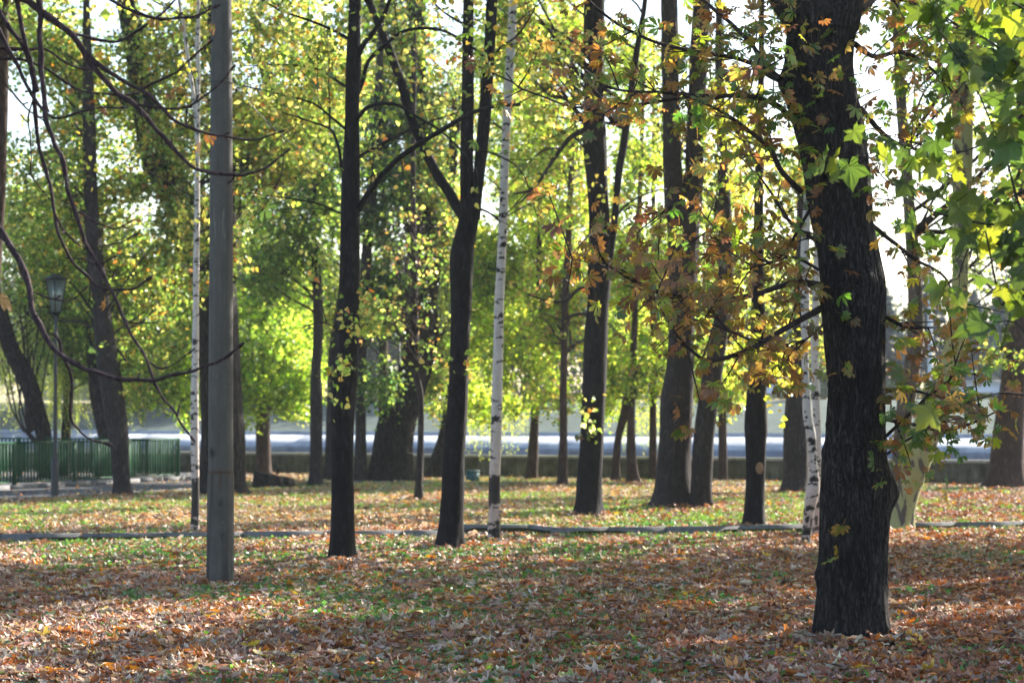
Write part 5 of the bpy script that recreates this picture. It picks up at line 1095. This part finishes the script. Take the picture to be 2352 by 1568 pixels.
# ------------------------------------------------------------------ fallen leaves, grass
def drift(X, Y): return .035 * np.clip(fbm(np.stack([X * .9, Y * .9, X * 0 + 3], -1), 3) - .45, 0, 1) * 3
def ground_z(X, Y):
    return np.where((Y > at_line(KN, X)) & (Y < at_line(KF, X)), -.072, 0.0)
def field(n, y0, y1, marg=1.06, dens=None, power=1.0):
    """points on the lawn spread over the view (and a little beyond)"""
    Y = (rng.random(int(n * 2.2)) * (y1 ** 2 - y0 ** 2) + y0 ** 2) ** .5; X = (rng.random(len(Y)) * 2 - 1) * (Y * .223 * marg + .9)
    k = np.ones(len(Y), bool) if dens is None else rng.random(len(Y)) < dens(X, Y)
    k &= Y < wallY(X) - .25; X, Y = X[k][:n], Y[k][:n]
    return X, Y
def green_mask(X, Y):
    s = fbm(np.stack([X * .55, Y * .30, X * 0], -1), 3); f = fbm(np.stack([X * 2.2, Y * 1.3, X * 0 + 9], -1), 2)
    near = Y < 28.5
    return np.clip((s * .6 + f * .4 - .50 + np.where(near, np.where(Y > 16.5, .085, .045) - .012 * np.clip(X, -3, 5), .10)) * 8, 0, 1)
def on_path(X, Y): return (Y > at_line(KN, X) - .10) & (Y < at_line(KF, X) + .12)
def leafdens(X, Y):
    d = 1 - np.where(Y > 28, .72, .6) * green_mask(X, Y); d = np.where(on_path(X, Y), .03, d); d = np.where(Y > at_line(KE, X), np.where(X < -6.6, .03, .5), d)
    d = d * (.55 + .9 * np.clip(fbm(np.stack([X * 1.1, Y * .8, X * 0 + 21], -1), 3) * 2.2 - .6, 0, 1)) / 1.0
    bare = np.exp(-(((X - 2.4) / .75) ** 2 + ((Y - 14.75) / .4) ** 2)); return d * (1 - .9 * bare)
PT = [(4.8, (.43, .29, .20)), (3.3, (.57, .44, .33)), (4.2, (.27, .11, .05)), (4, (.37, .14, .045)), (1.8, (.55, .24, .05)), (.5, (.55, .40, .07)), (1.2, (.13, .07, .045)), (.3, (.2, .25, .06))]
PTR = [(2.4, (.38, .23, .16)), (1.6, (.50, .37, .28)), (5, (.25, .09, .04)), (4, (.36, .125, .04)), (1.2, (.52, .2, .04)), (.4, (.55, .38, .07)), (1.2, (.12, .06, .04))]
PTF = [(5.5, (.52, .38, .25)), (3, (.5, .26, .09)), (3, (.34, .15, .06)), (1.5, (.55, .36, .10)), (1, (.16, .09, .05))]  # far litter made paler, its sunlight put into the colours
def litter(acc, n, y0, y1, s0, s1, tm, hz=.022, tilt=.26, P=PT):
    X, Y = field(n, y0, y1, dens=leafdens); m = len(X); pos = np.stack([X, Y, ground_z(X, Y) + .012 + rng.random(m) ** 1.5 * (hz + np.where(on_path(X, Y), 0, drift(X, Y)))], 1)
    an = rng.uniform(0, 6.28, m); tip = np.stack([np.cos(an), np.sin(an), rng.normal(0, .10, m)], 1); nr = np.stack([rng.normal(0, tilt, m), rng.normal(0, tilt, m), np.ones(m) * np.where(rng.random(m) < .4, -1, 1)], 1)
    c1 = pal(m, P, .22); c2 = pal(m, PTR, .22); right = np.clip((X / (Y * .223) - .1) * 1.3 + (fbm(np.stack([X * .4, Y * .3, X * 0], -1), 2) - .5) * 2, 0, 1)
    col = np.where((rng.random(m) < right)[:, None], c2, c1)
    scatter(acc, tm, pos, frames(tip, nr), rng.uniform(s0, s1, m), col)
fa = Acc(3)
litter(fa, 18500, 11.5, 17, .075, .155, T_DEAD); litter(fa, 14000, 16, 21.5, .07, .14, T_DEAD); litter(fa, 14000, 11.5, 21, .05, .09, T_DEAD); litter(fa, 11000, 11.5, 24, .06, .12, T_CURL)
litter(fa, 33000, 20, 31, .07, .14, T_DEADS, .02); litter(fa, 7000, 20, 33, .05, .10, T_CURL)
litter(fa, 40000, 30, 60, .07, .15, T_DEADS, .02, .35, PTF)
# leaves banked against the trunks and the pole
for o in [o for o in C.objects if o.get('category') in ('tree', 'utility pole') and 12 < o.location.y < 46 and abs(o.location.x) < 10]:
    th_ = rng.uniform(0, 6.28, 70); rr_ = (.34 if o.location.y < 18 else .22) + np.abs(rng.normal(0, .14, 70)); X = o.location.x + rr_ * np.cos(th_); Y = o.location.y + rr_ * np.sin(th_); k = ~on_path(X, Y); X, Y, m = X[k], Y[k], int(k.sum())
    scatter(fa, T_DEAD, np.stack([X, Y, .02 + rng.random(m) * .05], 1), frames(np.stack([np.cos(th_[k]), np.sin(th_[k]), rng.normal(-.2, .25, m)], 1), rng.normal(0, .4, (m, 3)) + [0, 0, 1]), rng.uniform(.07, .15, m), pal(m, PT, .25))
# bits of fallen twig
for k in range(90):
    X, Y = field(1, 11.8, 26); 
    if len(X) and not on_path(X, Y)[0]:
        an = rng.uniform(0, 3.14); l = rng.uniform(.08, .35); p = np.array([X[0], Y[0], .045]); d = np.array([math.cos(an), math.sin(an), rng.normal(0, .06)]) * l
        sc_ = rng.uniform(.002, .005); q = np.array([p, p + d * .5 + [0, 0, .01], p + d]); w_ = np.array([-d[1], d[0], 0]) / l * sc_; z_ = np.array([0, 0, sc_])
        V = np.concatenate([q + w_, q - w_, q + z_ * 1.5]); fa.add(V, np.array([[0, 1, 6], [1, 7, 6], [1, 2, 7], [2, 8, 7], [3, 6, 4], [4, 6, 7], [4, 7, 5], [5, 7, 8]]), (.07, .05, .035))
tag(build('fallen_leaves', fa, M['dead_leaf']), 'brown, tan and orange fallen leaves scattered over the lawn', 'leaves', kind='stuff')
# grass tufts
def tufts(acc, n, y0, y1, h0, h1, wd, blades, dens):
    X, Y = field(n, y0, y1, dens=dens); m = len(X); X = np.repeat(X, blades) + rng.normal(0, .022, m * blades); Y = np.repeat(Y, blades) + rng.normal(0, .022, m * blades); hc = np.repeat(rng.uniform(.7, 1.3, m), blades); m *= blades
    pos = np.stack([X, Y, ground_z(X, Y) - .005], 1); tip = rng.normal(0, .5, (m, 3)) + [0, 0, 1.]; tip[:, 2] = np.abs(tip[:, 2]); nr = rng.normal(size=(m, 3))
    T = [(np.array([[-wd, 0, 0], [wd, 0, 0], [wd * .7, .55, b * .4], [-wd * .7, .55, b * .4], [0, 1, b]]), np.array([[0, 1, 2], [0, 2, 3], [3, 2, 4]]), np.zeros(5)) for b in (.1, .3, .5)]
    scatter(acc, T, pos, frames(tip, nr), hc * rng.uniform(h0, h1, m), pal(m, [(4, (.11, .22, .03)), (3, (.16, .28, .04)), (1.5, (.26, .33, .06)), (.7, (.32, .29, .12))], .2))
gm = lambda X, Y: np.where(on_path(X, Y) | ((Y > at_line(KE, X)) & (X < -6.6)), 0, .06 + .94 * green_mask(X, Y))
ga = Acc(3)
tufts(ga, 11000, 11.5, 20, .02, .06, .04, 8, gm); tufts(ga, 13000, 19, 30, .02, .055, .07, 6, gm); tufts(ga, 30000, 29, 56, .03, .07, .10, 5, gm)
kx = rng.uniform(-7, 7, 110); m = len(kx) * 14; X = np.repeat(kx, 14) + rng.normal(0, .05, m); Y = at_line(KN, X) - np.abs(rng.normal(0, .08, m)) - .05
T = [(np.array([[-.03, 0, 0], [.03, 0, 0], [.02, .55, b * .4], [-.02, .55, b * .4], [0, 1, b]]), np.array([[0, 1, 2], [0, 2, 3], [3, 2, 4]]), np.zeros(5)) for b in (.1, .4)]
scatter(ga, T, np.stack([X, Y, 0 * X], 1), frames(np.abs(rng.normal(0, .4, (m, 3))) * [1, 1, 0] + rng.normal(0, .3, (m, 3)) * [1, 1, 0] + [0, 0, 1], rng.normal(size=(m, 3))), rng.uniform(.03, .09, m), pal(m, [(1, (.15, .27, .03)), (1, (.24, .32, .05))]))
# low broad-leaved weeds among the grass
X, Y = field(26000, 11.5, 32, dens=gm); m = len(X); pos = np.stack([X, Y, ground_z(X, Y) + .015 + rng.random(m) * .03], 1)
scatter(ga, T_HEART, pos, frames(rng.normal(size=(m, 3)) * [1, 1, .3], rng.normal(0, .5, (m, 3)) + [0, 0, 1]), rng.uniform(.018, .05, m), pal(m, [(3, (.07, .17, .035)), (2, (.12, .24, .04)), (1, (.06, .13, .06))], .2))
tag(build('grass', ga, M['grass']), 'short green grass and small weeds between the fallen leaves', 'grass', kind='stuff')

# ------------------------------------------------------------------ the air
a = Acc(4); box(a, (0, 185, 7), (560, 450, 25)); hz = build('haze', a, None); hz['kind'] = 'stuff'
m = bpy.data.materials.new('haze'); m.use_nodes = True; m.node_tree.nodes.clear(); N, L = m.node_tree.nodes, m.node_tree.links
v = N.new('ShaderNodeVolumePrincipled'); v.inputs['Color'].default_value = (.86, .92, 1, 1); v.inputs['Density'].default_value = .0003; v.inputs['Anisotropy'].default_value = .2
o = N.new('ShaderNodeOutputMaterial'); L.new(v.outputs[0], o.inputs['Volume']); hz.data.materials.append(m)
